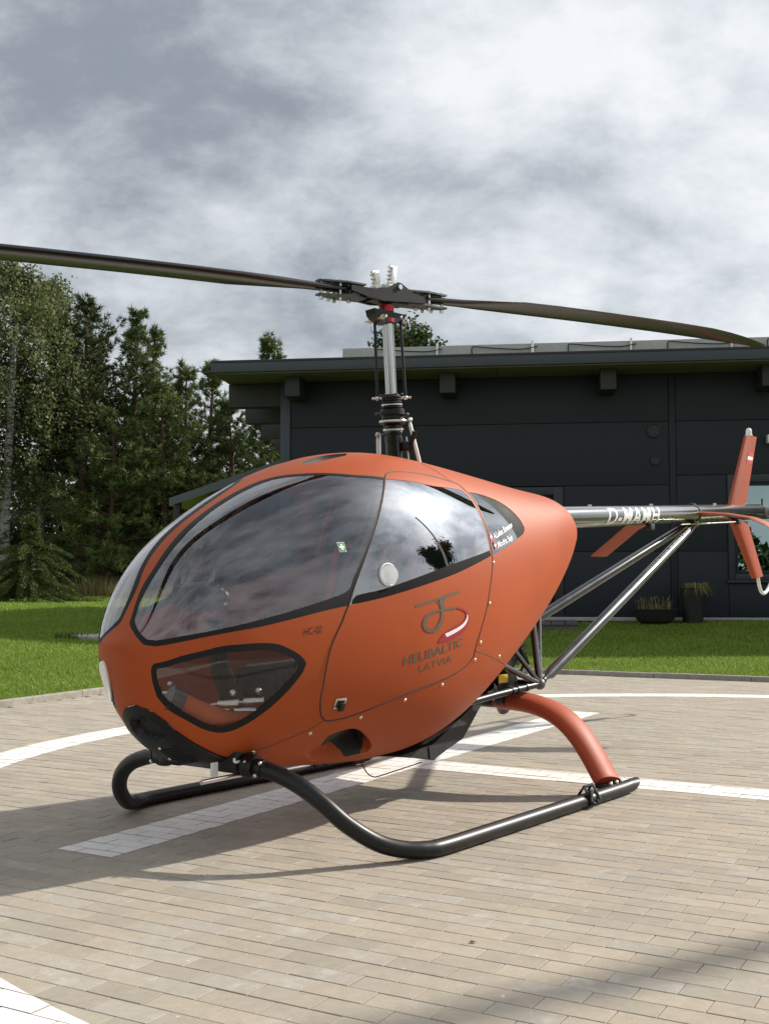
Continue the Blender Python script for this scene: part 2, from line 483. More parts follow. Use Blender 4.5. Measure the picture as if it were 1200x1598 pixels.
# ================================================================== SETTING
def cr_closed(P, sub):
    P = np.array(P, float); n = len(P); out = []
    for i in range(n):
        a, b, c, d = P[i - 1], P[i], P[(i + 1) % n], P[(i + 2) % n]
        for k in range(sub):
            t = k / sub
            out.append(0.5 * (2 * b + (c - a) * t + (2 * a - 5 * b + 4 * c - d) * t * t + (3 * b - a - 3 * c + d) * t ** 3))
    return np.array(out)
KERB = cr_closed([(-3.115, 9.37), (-2.56, 10.51), (-1.95, 11.55), (-1.05, 12.55), (0.3, 13.1), (1.85, 12.8), (2.61, 12.40), (3.34, 12.04), (4.3, 11.52),
                  (5.7, 10.55), (7.3, 8.8), (8.5, 6.4), (8.9, 3.2), (8.3, -0.5), (6, -3.6), (2, -5), (-2.5, -4), (-5, -1), (-5.45, 3), (-4.7, 6.2), (-3.9, 7.85)], 10)
def inside(poly, P):
    P = np.asarray(P); x, y = P[:, 0], P[:, 1]; r = np.zeros(len(P), bool)
    a = poly; b = np.roll(poly, -1, 0)
    for (x0, y0), (x1, y1) in zip(a, b):
        if y0 == y1: continue
        c = ((y0 > y) != (y1 > y)) & (x < (x1 - x0) * (y - y0) / (y1 - y0) + x0)
        r ^= c
    return r
def seg_dist(poly, P, closed=True):
    P = np.asarray(P, float); best = np.full(len(P), 1e9)
    m = len(poly)
    for i in range(m if closed else m - 1):
        a = poly[i]; b = poly[(i + 1) % m]; d = b - a
        t = np.clip(((P - a) @ d) / max(d @ d, 1e-12), 0, 1)
        best = np.minimum(best, np.hypot(*(P - a - t[:, None] * d).T))
    return best
KERB_C = KERB[::4]
def lawn_h(P):
    d = seg_dist(KERB_C, P); ins = inside(KERB, P); d = np.where(ins, -0.3, d)
    s = np.clip(d / 8.5, 0, 1); s = s * s * (3 - 2 * s)
    y = np.clip((P[:, 1] - 20) / 20, 0, 1)
    h = 0.035 + 0.345 * s + 0.13 * y
    h = h + 0.012 * np.sin(P[:, 0] * 1.3 + P[:, 1] * 0.7) * s
    return np.where(ins & (d < -0.1), -0.06, h)

# far ground out to the horizon
g = MB(); g.add([(-1500, -1500, -0.12), (1500, -1500, -0.12), (1500, 1500, -0.12), (-1500, 1500, -0.12)], [(0, 1, 2, 3)])
tag(g.build('ground', MAT['lawn_soil']), 'flat dark grassy ground reaching the horizon', None, None, 'structure')
# lawn sheet outside the kerb
def lawn_mesh():
    K2 = KERB[::2]; m = len(K2)
    t = np.roll(K2, -1, 0) - np.roll(K2, 1, 0); t /= np.hypot(t[:, 0], t[:, 1])[:, None]
    n_ = np.stack([t[:, 1], -t[:, 0]], 1)
    if inside(KERB, K2[:1] + 0.2 * n_[:1])[0]: n_ = -n_
    offs_ = np.r_[0.074, 0.2, 0.4, 0.7, np.arange(1.0, 12, 0.5), np.arange(12, 40, 2.0), 45, 55, 70]
    P = np.concatenate([K2 + n_ * o for o in offs_]); Z = lawn_h(P)
    F = np.array([(r * m + i, r * m + (i + 1) % m, (r + 1) * m + (i + 1) % m, (r + 1) * m + i) for r in range(len(offs_) - 1) for i in range(m)])
    return mesh_np('lawn', np.c_[P, Z], F, True)
tag(link('lawn', lawn_mesh(), MAT['lawn_soil']), 'mown green lawn rising gently towards the building', None, None, 'structure')

# ---- pavement
pavement = empty('pavement'); tag(pavement, 'helipad paved with beige rectangular concrete pavers', None, None, 'structure')
bed_pts = KERB; cen = bed_pts.mean(0)
bedV = [(cen[0], cen[1], -0.007)] + [(x, y, -0.007) for x, y in bed_pts]
bedF = [(0, i + 1, (i + 1) % len(bed_pts) + 1) for i in range(len(bed_pts))]
link('sand_bed', mesh_np('sand_bed', bedV, bedF), MAT['sand_joint'], pavement)
tag(pavement.children[0], None, None, None, 'stuff')
PUn, PVn = np.array(PU), np.array(PV)
rows, cols = np.meshgrid(np.arange(-130, 40), np.arange(-60, 70), indexing='ij')
rows = rows.ravel(); cols = cols.ravel()
u0 = (cols - 0.5 * (rows % 2)) * PAV_L; v0 = rows * PAV_W
ctr = np.array(PAV_O) + (u0 + PAV_L / 2)[:, None] * PUn + (v0 + PAV_W / 2)[:, None] * PVn
keep = (np.abs(ctr[:, 0]) < 0.40 * ctr[:, 1] + 1.5) & (ctr[:, 1] > 1.35) & inside(KERB, ctr)
ctr = ctr[keep]
kd = seg_dist(KERB_C, ctr); ctr = ctr[kd > 0.02]
NP_ = len(ctr)
pz = rng.normal(0, 0.0005, NP_)
tilt = rng.normal(0, 0.0016, (NP_, 2)); yaw = rng.normal(0, 0.003, NP_)
GAP = 0.0026
def paver_verts(hl, hw):
    c = 0.0014
    lo = [(-hl, -hw, -0.05), (hl, -hw, -0.05), (hl, hw, -0.05), (-hl, hw, -0.05)]
    mi = [(-hl, -hw, -c), (hl, -hw, -c), (hl, hw, -c), (-hl, hw, -c)]
    hi = [(-hl + c, -hw + c, 0), (hl - c, -hw + c, 0), (hl - c, hw - c, 0), (-hl + c, hw - c, 0)]
    F = [(i, (i + 1) % 4, 4 + (i + 1) % 4, 4 + i) for i in range(4)] + [(4 + i, 4 + (i + 1) % 4, 8 + (i + 1) % 4, 8 + i) for i in range(4)] + [(8, 9, 10, 11)]
    return np.array(lo + mi + hi, float), np.array(F)
PVt, PFc = paver_verts(PAV_L / 2 - GAP / 2, PAV_W / 2 - GAP / 2)
pav_me = mesh_np('paver', PVt, PFc); pav_me.materials.append(MAT['paver_stone'])
# the 300 that show largest: nearest ones in view
F_PX, HOR = 1790.0, 911.0
def px_of(P3):
    p = math.atan(112 / 1790.0); x, y, z = P3[:, 0], P3[:, 1], P3[:, 2] - 1.0
    dep = y * math.cos(p) + z * math.sin(p); up = -y * math.sin(p) + z * math.cos(p)
    return 600 + F_PX * x / dep, 799 - F_PX * up / dep
qx, qy = px_of(np.c_[ctr, np.zeros(NP_)])
inview = (qx > -15) & (qx < 1215) & (qy < 1610)
order = np.argsort(np.where(inview, ctr[:, 1], 1e6))
single = order[:300]; rest = order[300:]
ang = PAV_A
for k in single:
    o = bpy.data.objects.new('paver', pav_me); COL.objects.link(o); o.parent = pavement
    o.location = (ctr[k, 0], ctr[k, 1], pz[k]); o.rotation_euler = (tilt[k, 0], tilt[k, 1], ang + yaw[k])
ca, sa = np.cos(ang + yaw[rest]), np.sin(ang + yaw[rest])
L = PVt[None] * np.ones((len(rest), 1, 1))
Zr = L[..., 2] + L[..., 0] * -tilt[rest, 1][:, None] + L[..., 1] * tilt[rest, 0][:, None] + pz[rest][:, None]
Xr = L[..., 0] * ca[:, None] - L[..., 1] * sa[:, None] + ctr[rest, 0][:, None]
Yr = L[..., 0] * sa[:, None] + L[..., 1] * ca[:, None] + ctr[rest, 1][:, None]
Vr = np.stack([Xr, Yr, Zr], -1).reshape(-1, 3)
Fr = (PFc[None] + 12 * np.arange(len(rest))[:, None, None]).reshape(-1, 4)
o = link('far_pavers', mesh_np('far_pavers', Vr, Fr), MAT['paver_stone'], pavement); tag(o, None, None, None, 'stuff')

# ---- painted markings: every stone top clipped to the painted shape
def clip(poly, a, b):
    """keep the part of poly left of line a->b"""
    out = []; n = len(poly)
    dx, dy = b[0] - a[0], b[1] - a[1]
    sd = [dx * (p[1] - a[1]) - dy * (p[0] - a[0]) for p in poly]
    for i in range(n):
        p, q = poly[i], poly[(i + 1) % n]; sp, sq = sd[i], sd[(i + 1) % n]
        if sp >= 0: out.append(p)
        if (sp >= 0) != (sq >= 0):
            t = sp / (sp - sq); out.append((p[0] + t * (q[0] - p[0]), p[1] + t * (q[1] - p[1])))
    return out
def marking(name, label, shapes):
    V = []; F = []
    hl, hw = PAV_L / 2 - GAP / 2 - 0.0008, PAV_W / 2 - GAP / 2 - 0.0008
    for sh in shapes:
        sh = np.array(sh); c = sh.mean(0); rad = np.hypot(*(sh - c).T).max()
        for k in np.nonzero(np.hypot(*(ctr - c).T) < rad + 0.12)[0]:
            a = ang + yaw[k]; ex = np.array((math.cos(a), math.sin(a))); ey = np.array((-ex[1], ex[0]))
            q = [tuple(ctr[k] + sx * hl * ex + sy * hw * ey) for sx, sy in ((-1, -1), (1, -1), (1, 1), (-1, 1))]
            for i in range(len(sh)):
                q = clip(q, sh[i], sh[(i + 1) % len(sh)])
                if len(q) < 3: break
            if len(q) < 3: continue
            n0 = len(V)
            for p in q:
                l = np.array(p) - ctr[k]; V.append((p[0], p[1], pz[k] + 0.0011 - tilt[k, 1] * (l @ ex) + tilt[k, 0] * (l @ ey)))
            F.append(tuple(range(n0, n0 + len(q))))
    o = link(name, mesh_np(name, V, F), MAT['marking_paint'], pavement)
    tag(o, label)
CC = np.array((2.252, 5.902)); R0, R1 = 4.355, 4.625
segs = []
NS = 180
for i in range(NS):
    a0, a1 = 2 * math.pi * i / NS, 2 * math.pi * (i + 1) / NS
    e0, e1 = np.array((math.cos(a0), math.sin(a0))), np.array((math.cos(a1), math.sin(a1)))
    segs.append([CC + R0 * e0, CC + R1 * e0, CC + R1 * e1, CC + R0 * e1])
marking('circle_marking', 'white painted circle line on the pavers', segs)
def bar(p, q, w):
    p, q = np.array(p), np.array(q); d = (q - p) / np.hypot(*(q - p)); n = np.array((-d[1], d[0])) * w / 2
    return [p - n, q - n, q + n, p + n]
hd = np.array((math.cos(R(59.7)), math.sin(R(59.7)))); hc = np.array((math.cos(R(-29.9)), math.sin(R(-29.9))))
A0 = np.array((-1.115, 4.33)); A1 = np.array((1.555, 9.03))
XC = np.array((0.116, 6.486)); X0 = XC + hc * 0.1385; B = 3.3 * hc
marking('letter_marking', 'white painted letter H in the middle of the circle', [bar(A0, A1, 0.275), bar(X0, XC + B - hc * 0.1385, 0.285), bar(A0 + B, A1 + B, 0.275)])

# ---- kerb: one stone after another
kerb = empty('kerb'); tag(kerb, 'low concrete kerb between the pavers and the lawn', None, None, 'structure')
kl = np.r_[0, np.cumsum(np.hypot(*np.diff(np.r_[KERB, KERB[:1]], axis=0).T))]
KC = np.r_[KERB, KERB[:1]]
def kpt(s):
    s = s % kl[-1]; return np.array((np.interp(s, kl, KC[:, 0]), np.interp(s, kl, KC[:, 1])))
nk = int(kl[-1] / 1.0)
for i in range(nk):
    s0, s1 = i * kl[-1] / nk + 0.003, (i + 1) * kl[-1] / nk - 0.003
    V = []; ss = np.linspace(s0, s1, 5)
    for s in ss:
        p = kpt(s); d = kpt(s + 0.02) - kpt(s - 0.02); d /= np.hypot(*d); n = np.array((-d[1], d[0]))
        if not inside(KERB, [p - 0.1 * n])[0]: n = -n
        for off, z in ((0, -0.06), (0, 0.044), (0.006, 0.05), (0.075, 0.05), (0.08, -0.06)):
            V.append((*(p + n * off), z + 0.002 * math.sin(i * 1.7)))
    F = [(a * 5 + k, (a + 1) * 5 + k, (a + 1) * 5 + k + 1, a * 5 + k + 1) for a in range(4) for k in range(4)] + [(0, 1, 2, 3, 4), (24, 23, 22, 21, 20)]
    m = MB(); m.add(V, F); m.build('kerb_stone', MAT['kerb_concrete'], kerb)

# ---- grass blades
def blades(P, h, w, lean=0.5):
    n = len(P); a = rng.uniform(0, 2 * math.pi, n); b = rng.uniform(0, 2 * math.pi, n)
    d = np.stack([np.cos(a), np.sin(a), 0 * a], 1) * (w / 2)[:, None]
    tip = P + np.stack([np.cos(b) * lean * h, np.sin(b) * lean * h, h], 1)
    V = np.stack([P - d, P + d, tip], 1).reshape(-1, 3)
    return V, np.arange(3 * n).reshape(-1, 3)
def scatter_lawn(n, ylo, yhi):
    y = rng.uniform(ylo, yhi, n); x = rng.uniform(-0.40, 0.40, n) * (y + 1.5)
    P = np.stack([x, y], 1)
    P = P[~inside(KERB, P)]
    P = P[seg_dist(KERB_C, P) > 0.075]
    return P
GP = [scatter_lawn(190000, 8.5, 14), scatter_lawn(200000, 12, 20.3), scatter_lawn(150000, 20, 42)]
Vs = []; Fs = []; n0 = 0
for i, P in enumerate(GP):
    hh = lawn_h(P); q = np.c_[P, hh]
    front = (P[:, 0] - 0) * 0.134 + (P[:, 1] - 20)     # behind the facade line on the right: none
    ok = ~((front > -0.05) & (P[:, 0] > -2.4))
    q = q[ok]
    V, F = blades(q, rng.uniform(0.018, 0.042, len(q)) * (1, 1.15, 1.8)[i], rng.uniform(0.007, 0.013, len(q)) * (1, 1.3, 2.6)[i], 0.7)
    Vs.append(V); Fs.append(F + n0); n0 += len(V)
tag(link('grass', mesh_np('grass', np.concatenate(Vs), np.concatenate(Fs)), MAT['grass_blade']), 'short mown green grass of the lawn', 'grass', None, 'stuff')

# ================================================================== BUILDING
BA = math.atan(-0.135)
BX = Vector((math.cos(BA), math.sin(BA), 0)); BY = Vector((-math.sin(BA), math.cos(BA), 0)); BO = Vector((0, 20, 0))
def fq(px):      # photo column -> metres along the facade
    u = (px - 600) / 1790.0; return 20 * u / (BX.x - u * BX.y)
building = empty('building', BO, BA)
tag(building, 'dark anthracite panelled building with a flat overhanging roof and rooftop panels', 'building')
ZB, ZT = 0.39, 4.62
zs = [ZB + 0.05, 1.546, 2.67, 3.754, 4.615]
QL, QC, QD0, QD1, QM0, QM1, QW0, QW1, QR = fq(437), fq(453), fq(760), fq(880), fq(1046), fq(1057), fq(1136), fq(1136) + 1.75, 13.0
b = MB(); b.box((QL + 0.02, 0.05, ZB - 0.4), (QR, 9.0, ZT - 0.01)); b.build('core_wall', MAT['facade_gap'], building)
def panel(q0, q1, z0, z1, name='wall_panel', mat='facade_panel', proud=0.0):
    g_ = 0.0045
    m = MB(); m.box((q0 + g_, -0.03 - proud, z0 + g_), (q1 - g_, 0.047, z1 - g_), 0.003)
    return m.build(name, MAT[mat], building)
panel(QL, QC, ZB + 0.05, ZT, 'corner_post', 'fascia_metal', 0.02)
panel(QM0, QM1, ZB + 0.05, ZT, 'panel_strip', 'facade_panel', 0.012)
wz0, wz1 = 1.06, 2.83
for i in range(4):
    z0, z1 = zs[i], zs[i + 1]
    if i < 2:
        panel(QC, QD0, z0, z1); panel(QD1, QM0, z0, z1)
    elif i == 2:
        panel(QC, QM0, z0, z1)
    else:
        panel(QC, QM0, z0, z1)
# panels right of the strip, round the window
panel(QM1, QW0, zs[0], zs[1]); panel(QM1, QW0, zs[1], wz1); panel(QM1, QW1, wz1, zs[3])
panel(QW0, QW1, zs[0], wz0)
panel(QM1, QW1 + 0.3, zs[3], zs[4])
for q in np.arange(QW1, QR - 0.5, 2.4):
    for i in range(3): panel(q, min(q + 2.4, QR), zs[i], zs[i + 1])
    panel(max(q, QW1 + 0.3), min(q + 2.4, QR), zs[3], zs[4])
# door
m = MB()
m.box((QD0 + 0.005, -0.055, ZB + 0.05), (QD0 + 0.13, 0.045, 2.655), 0.006); m.box((QD1 - 0.17, -0.055, ZB + 0.05), (QD1 - 0.005, 0.045, 2.655), 0.006)
m.box((QD0 + 0.132, -0.053, 2.52), (QD1 - 0.172, 0.045, 2.653), 0.006)
door_f = m.build('door', MAT['frame_grey'], building)
m = MB(); m.box((QD0 + 0.16, -0.02, ZB + 0.08), (QD1 - 0.20, 0.03, 2.36), 0.01)
m.box((QD0 + 0.16, -0.035, ZB + 0.5), (QD0 + 0.26, -0.018, 2.3), 0.004); m.box((QD1 - 0.33, -0.035, ZB + 0.5), (QD1 - 0.23, -0.018, 2.3), 0.004)
m.build('door_leaf', MAT['facade_panel'], door_f)
m = MB()
for k in range(4): m.box((QD0 + 0.16, -0.03, 2.39 + 0.038 * k), (QD1 - 0.2, 0.0, 2.41 + 0.038 * k))
m.build('vent_louvre', MAT['facade_gap'], door_f)
# window on the right
m = MB(); fw = 0.10
m.box((QW0, -0.06, wz0), (QW0 + fw, 0.045, wz1), 0.008); m.box((QW1 - fw, -0.06, wz0), (QW1, 0.045, wz1), 0.008)
m.box((QW0 + fw + .002, -0.058, wz0), (QW1 - fw - .002, 0.045, wz0 + fw), 0.008); m.box((QW0 + fw + .002, -0.058, wz1 - 0.13), (QW1 - fw - .002, 0.045, wz1), 0.008)
win = m.build('window', MAT['frame_grey'], building)
m = MB(); q0, q1, z0, z1 = QW0 + fw + .003, QW1 - fw - .003, wz0 + fw + .003, wz1 - .133; t_ = 0.055
m.box((q0, -0.035, z0), (q0 + t_, 0.04, z1), 0.006); m.box((q1 - t_, -0.035, z0), (q1, 0.04, z1), 0.006)
m.box((q0 + t_ + .002, -0.033, z0), (q1 - t_ - .002, 0.04, z0 + t_), 0.006); m.box((q0 + t_ + .002, -0.033, z1 - t_), (q1 - t_ - .002, 0.04, z1), 0.006)
m.build('sash', MAT['facade_panel'], win)
m = MB(); m.box((q0 + t_, 0.0, z0 + t_), (q1 - t_, 0.012, z1 - t_)); m.build('pane', MAT['house_glass'], win)
m = MB(); m.box((QW0 - 0.03, -0.10, wz0 - 0.045), (QW1 + 0.03, -0.035, wz0 - 0.005), 0.006); m.build('sill', MAT['frame_grey'], win)
# plinth strip at the foot of the wall
m = MB(); m.box((QL, -0.05, ZB - 0.02), (QR, 0.04, ZB + 0.045), 0.006); m.build('plinth_trim', MAT['plinth_trim'], building)
# round vents
for px, z, r in ((1023, 3.60, 0.125), (1025, 3.085, 0.085)):
    m = MB(); q = fq(px); Mx = Matrix.Rotation(R(90), 3, 'X').to_4x4()
    m.lathe([(r, 0), (r, 0.03), (r * 0.86, 0.036), (r * 0.82, 0.012), (0.01, 0.012)], 28, (q, -0.03, z), Mx)
    if r < 0.1:
        for k in range(-4, 5): m.box((q - r * 0.75, -0.05, z + k * 0.016 - 0.003), (q + r * 0.75, -0.043, z + k * 0.016 + 0.003))
    m.build('round_vent', MAT['carbon_grey'] if r < 0.1 else MAT['beam_grey'], building)
# wall lamp at the right edge
q = fq(1203); m = MB(); m.box((q - 0.05, -0.20, 3.34), (q + 0.05, -0.03, 3.48), 0.012); m.build('wall_lamp', MAT['white_paint'], building)
# roof: slab with fascia, soffit boards, beam ends
OV = 1.0
RL = fq(340) * 19 / 20 - 0.02
m = MB(); m.box((RL, -OV, 4.60), (QR + 1, 10, 4.79), 0.006); roof = m.build('roof', MAT['fascia_metal'], building)
m = MB(); m.box((RL + 0.02, -OV - 0.012, 4.765), (QR + 1, -OV + 0.3, 4.803), 0.005); m.build('roof_edge', MAT['beam_grey'], roof)
q = RL + 0.06
while q < QR:
    m = MB(); m.box((q + 0.004, -OV + 0.05, 4.575), (min(q + 1.6, QR) - 0.004, 0.02, 4.598), 0.003); m.build('soffit_board', MAT['soffit_board'], roof); q += 1.6
for px in (463, 707, 960, 1215):
    q = fq(px) * 19.4 / 20
    m = MB(); m.box((q - 0.13, -0.66, 4.22), (q + 0.13, 0.0, 4.573), 0.008); m.build('beam_end', MAT['beam_grey'], building)
# beams sticking out at the left side
for dep, px in ((0.15, 357), (2.2, 383), (4.5, 408), (6.8, 428)):
    u = (px - 600) / 1790.0
    # point on the line of beams at this depth behind the facade
    qq = (u * (20 + BY.y * dep) - BY.x * dep) / (BX.x - u * BX.y)
    m = MB(); m.box((qq, dep - 0.1, 4.16), (QL + 0.02, dep + 0.16, 4.572), 0.008); m.build('side_beam', MAT['beam_grey'], building)

# solar panels on the roof, tilted, backs to the viewer
edges = [538, 690, 840, 996, 1155, 1310]
kinds = ['leftmost grey rooftop panel beside the rotor mast', 'grey rooftop panel just right of the rotor mast', 'grey rooftop panel above the middle of the roof edge', 'grey rooftop panel under the right rotor blade', 'grey rooftop panel at the right end of the roof']
for i in range(5):
    s_ = 19.5 / 20
    q0, q1 = fq(edges[i]) * s_ + 0.02, fq(edges[i + 1]) * s_ - 0.02
    t = empty('solar_panel', BO + BX * (q0) + BY * -0.5 + Vector((0, 0, 4.80)), BA); tag(t, kinds[i], 'solar panel', 'solar panels along the roof')
    w = q1 - q0; h0, h1 = 0.03, 0.262
    m = MB(); m.add([(0, 0, h0), (w, 0, h0), (w, 0.03, h1), (0, 0.03, h1), (0, 0.02, h0), (w, 0.02, h0), (w, 0.05, h1), (0, 0.05, h1)], [(0, 1, 2, 3), (7, 6, 5, 4), (3, 2, 6, 7), (0, 4, 5, 1), (0, 3, 7, 4), (1, 5, 6, 2)])
    m.build('back_sheet', MAT['panel_back'], t)
    m = MB(); m.add([(0, 0.06, h1), (w, 0.06, h1), (w, 1.1, 0.07), (0, 1.1, 0.07), (0, 0.06, h1 - .035), (w, 0.06, h1 - .035), (w, 1.1, 0.035), (0, 1.1, 0.035)], [(0, 1, 2, 3), (7, 6, 5, 4), (0, 4, 5, 1), (3, 2, 6, 7), (0, 3, 7, 4), (1, 5, 6, 2)])
    m.build('cell_sheet', MAT['panel_cell'], t)
    m = MB(); m.box((w - 0.005, -0.025, 0), (w + 0.03, 0.03, 0.30)); m.box((-0.03, -0.01, 0), (w + 0.03, 0.04, 0.028)); m.build('support', MAT['aluminium'], t)
    m = MB(); c0 = w * 0.36
    m.tube([(c0, -0.012, 0.10), (c0, -0.02, 0.20), (c0 + 0.06, -0.02, 0.222), (w * 0.62, -0.02, 0.185), (w * 0.9, -0.02, 0.16), (w + 0.1, -0.02, 0.20)], 0.010, 5, sub=4)
    m.build('cable', MAT['black_matt'], t)

# low side canopy behind the nose of the helicopter, at the left of the building
canopy = empty('side_canopy', (0, 0, 0)); tag(canopy, 'dark sloping canopy roof at the left side of the building', 'canopy')
def at(px, py, Y):
    return Vector(((px - 600) / 1790.0 * Y, Y, 1 + (911 - py) / 1790.0 * Y))
P0, P1 = at(263, 777, 24.0), at(452, 712, 21.5)
m = MB(); th = Vector((0, 0, -0.17)); bk = Vector((0.55, 3.4, 0.0))
m.add([P0, P1, P1 + th, P0 + th, P0 + bk, P1 + bk, P1 + bk + th, P0 + bk + th], [(0, 1, 2, 3), (4, 7, 6, 5), (0, 4, 5, 1), (3, 2, 6, 7), (0, 3, 7, 4), (1, 5, 6, 2)])
m.build('roof', MAT['fascia_metal'], canopy)
for f_, d_ in ((0.06, 0.12), (0.42, 0.12), (0.06, 3.0), (0.42, 3.0), (0.85, 0.12)):
    p = P0.lerp(P1, f_) + bk * (d_ / 3.45); m = MB(); m.box((p.x - 0.07, p.y - 0.07, 0.3), (p.x + 0.07, p.y + 0.07, p.z - 0.15), 0.006); m.build('post', MAT['beam_grey'], canopy)
p0, p1 = P0.lerp(P1, 0.04) + bk * 0.97, P1 + bk * 0.97
m = MB(); m.add([(p0.x, p0.y, 0.3), (p1.x, p1.y, 0.3), p1 + th, p0 + th, (p0.x, p0.y + .1, 0.3), (p1.x, p1.y + .1, 0.3), p1 + th + Vector((0, .1, 0)), p0 + th + Vector((0, .1, 0))], [(0, 1, 2, 3), (7, 6, 5, 4), (0, 3, 7, 4), (1, 5, 6, 2), (3, 2, 6, 7)])
m.build('back_wall', MAT['facade_panel'], canopy)

# wooden step before the door
st = empty('wooden_step', BO + BX * (fq(866) - 0.55) - BY * 1.62 + Vector((0, 0, 0.30)), BA); tag(st, 'weathered grey plank step on the grass before the door', 'step')
for k in range(9):
    m = MB(); m.box((-1.0 + 0.21 * k, 0, 0.05), (-1.0 + 0.21 * k + 0.195, 1.5, 0.085), 0.004)
    m.build('plank', MAT['deck_wood'], st)
m = MB(); m.box((-1.0, 0.02, -0.1), (0.88, 1.48, 0.045)); m.build('frame', MAT['deck_wood'], st)

# planters
def tuft(n, r, h, droop, spread):
    V = []; F = []
    for i in range(n):
        a = rng.uniform(0, 2 * math.pi); rr = r * math.sqrt(rng.uniform()); x, y = rr * math.cos(a), rr * math.sin(a)
        b = a + rng.normal(0, 0.8); hh = h * rng.uniform(0.4, 1.0); sp = spread * rng.uniform(0.2, 1.0); w = 0.006
        px_, py_ = -math.sin(b) * w, math.cos(b) * w
        pts = [(0, 0), (0.45 * sp, hh * 0.75), (sp, hh * (1 - droop * rng.uniform(0.2, 1.0)))]
        n0 = len(V)
        for j, (d, z) in enumerate(pts):
            k = (1, 0.8, 0.1)[j]; cx, cy = x + d * math.cos(b), y + d * math.sin(b)
            V += [(cx - px_ * k, cy - py_ * k, z), (cx + px_ * k, cy + py_ * k, z)]
        F += [(n0, n0 + 1, n0 + 3, n0 + 2), (n0 + 2, n0 + 3, n0 + 5, n0 + 4)]
    return np.array(V), F
def onwall(px, out): return BO + BX * (fq(px) * (20 - out) / 20) - BY * out + Vector((0, 0, 0.36))
pl = empty('bowl_planter', onwall(1028, 0.55)); tag(pl, 'wide grey bowl planter with sparse grasses at the wall', 'planter')
m = MB(); m.lathe([(0.22, 0.0), (0.30, 0.05), (0.36, 0.20), (0.385, 0.225), (0.36, 0.23), (0.345, 0.19), (0.02, 0.17)], 32); m.build('bowl', MAT['bowl_grey'], pl)
V, F = tuft(70, 0.28, 0.36, 0.6, 0.22); V[:, 2] += 0.17; o = link('plant', mesh_np('plant', V, F), MAT['dry_grass'], pl)
pl = empty('tall_planter', onwall(1086, 0.5)); tag(pl, 'tall black square planter with trailing grass at the wall', 'planter')
m = MB(); m.lathe([(0.16, 0.0), (0.20, 0.54), (0.205, 0.57), (0.185, 0.57), (0.18, 0.5), (0.01, 0.5)], 24); m.build('pot', MAT['pot_black'], pl)
V, F = tuft(260, 0.15, 0.22, 1.6, 0.26); V[:, 2] += 0.50; V[:, 0] += 0.06; link('plant', mesh_np('plant', V, F), MAT['dry_grass'], pl)

# small concrete cover on the lawn by the nose
hz = float(lawn_h(np.array([[-4.05, 15.9]]))[0])
t = empty('drain_cover', (-4.1, 16.2, hz)); tag(t, 'small round concrete cover lying in the grass behind the nose', 'drain cover')
m = MB(); m.lathe([(0.30, -0.05), (0.30, 0.05), (0.28, 0.065), (0.01, 0.07)], 28); m.build('cover', MAT['stone_grey'], t)
V, F = tuft(160, 0.30, 0.14, 0.4, 0.1); V[:, 0] -= 0.25; V[:, 1] -= 0.1; link('grass_tuft', mesh_np('grass_tuft', V, F), MAT['spruce_needles'], t)

# flagpole outside the frame at the right: its long shadow crosses the pavers
lp = empty('flagpole', (8.60, 7.40, 0.04)); tag(lp, 'tall bare white flagpole right of the helipad outside the picture', 'flagpole')
m = MB(); m.tube([(0, 0, 0), (0, 0, 6.8)], [0.085, 0.07], 14); m.build('pole', MAT['white_paint'], lp)
m = MB(); m.lathe([(0.07, 6.8), (0.09, 6.83), (0.06, 6.88), (0.002, 6.9)], 14); m.build('finial', MAT['post_grey'], lp)

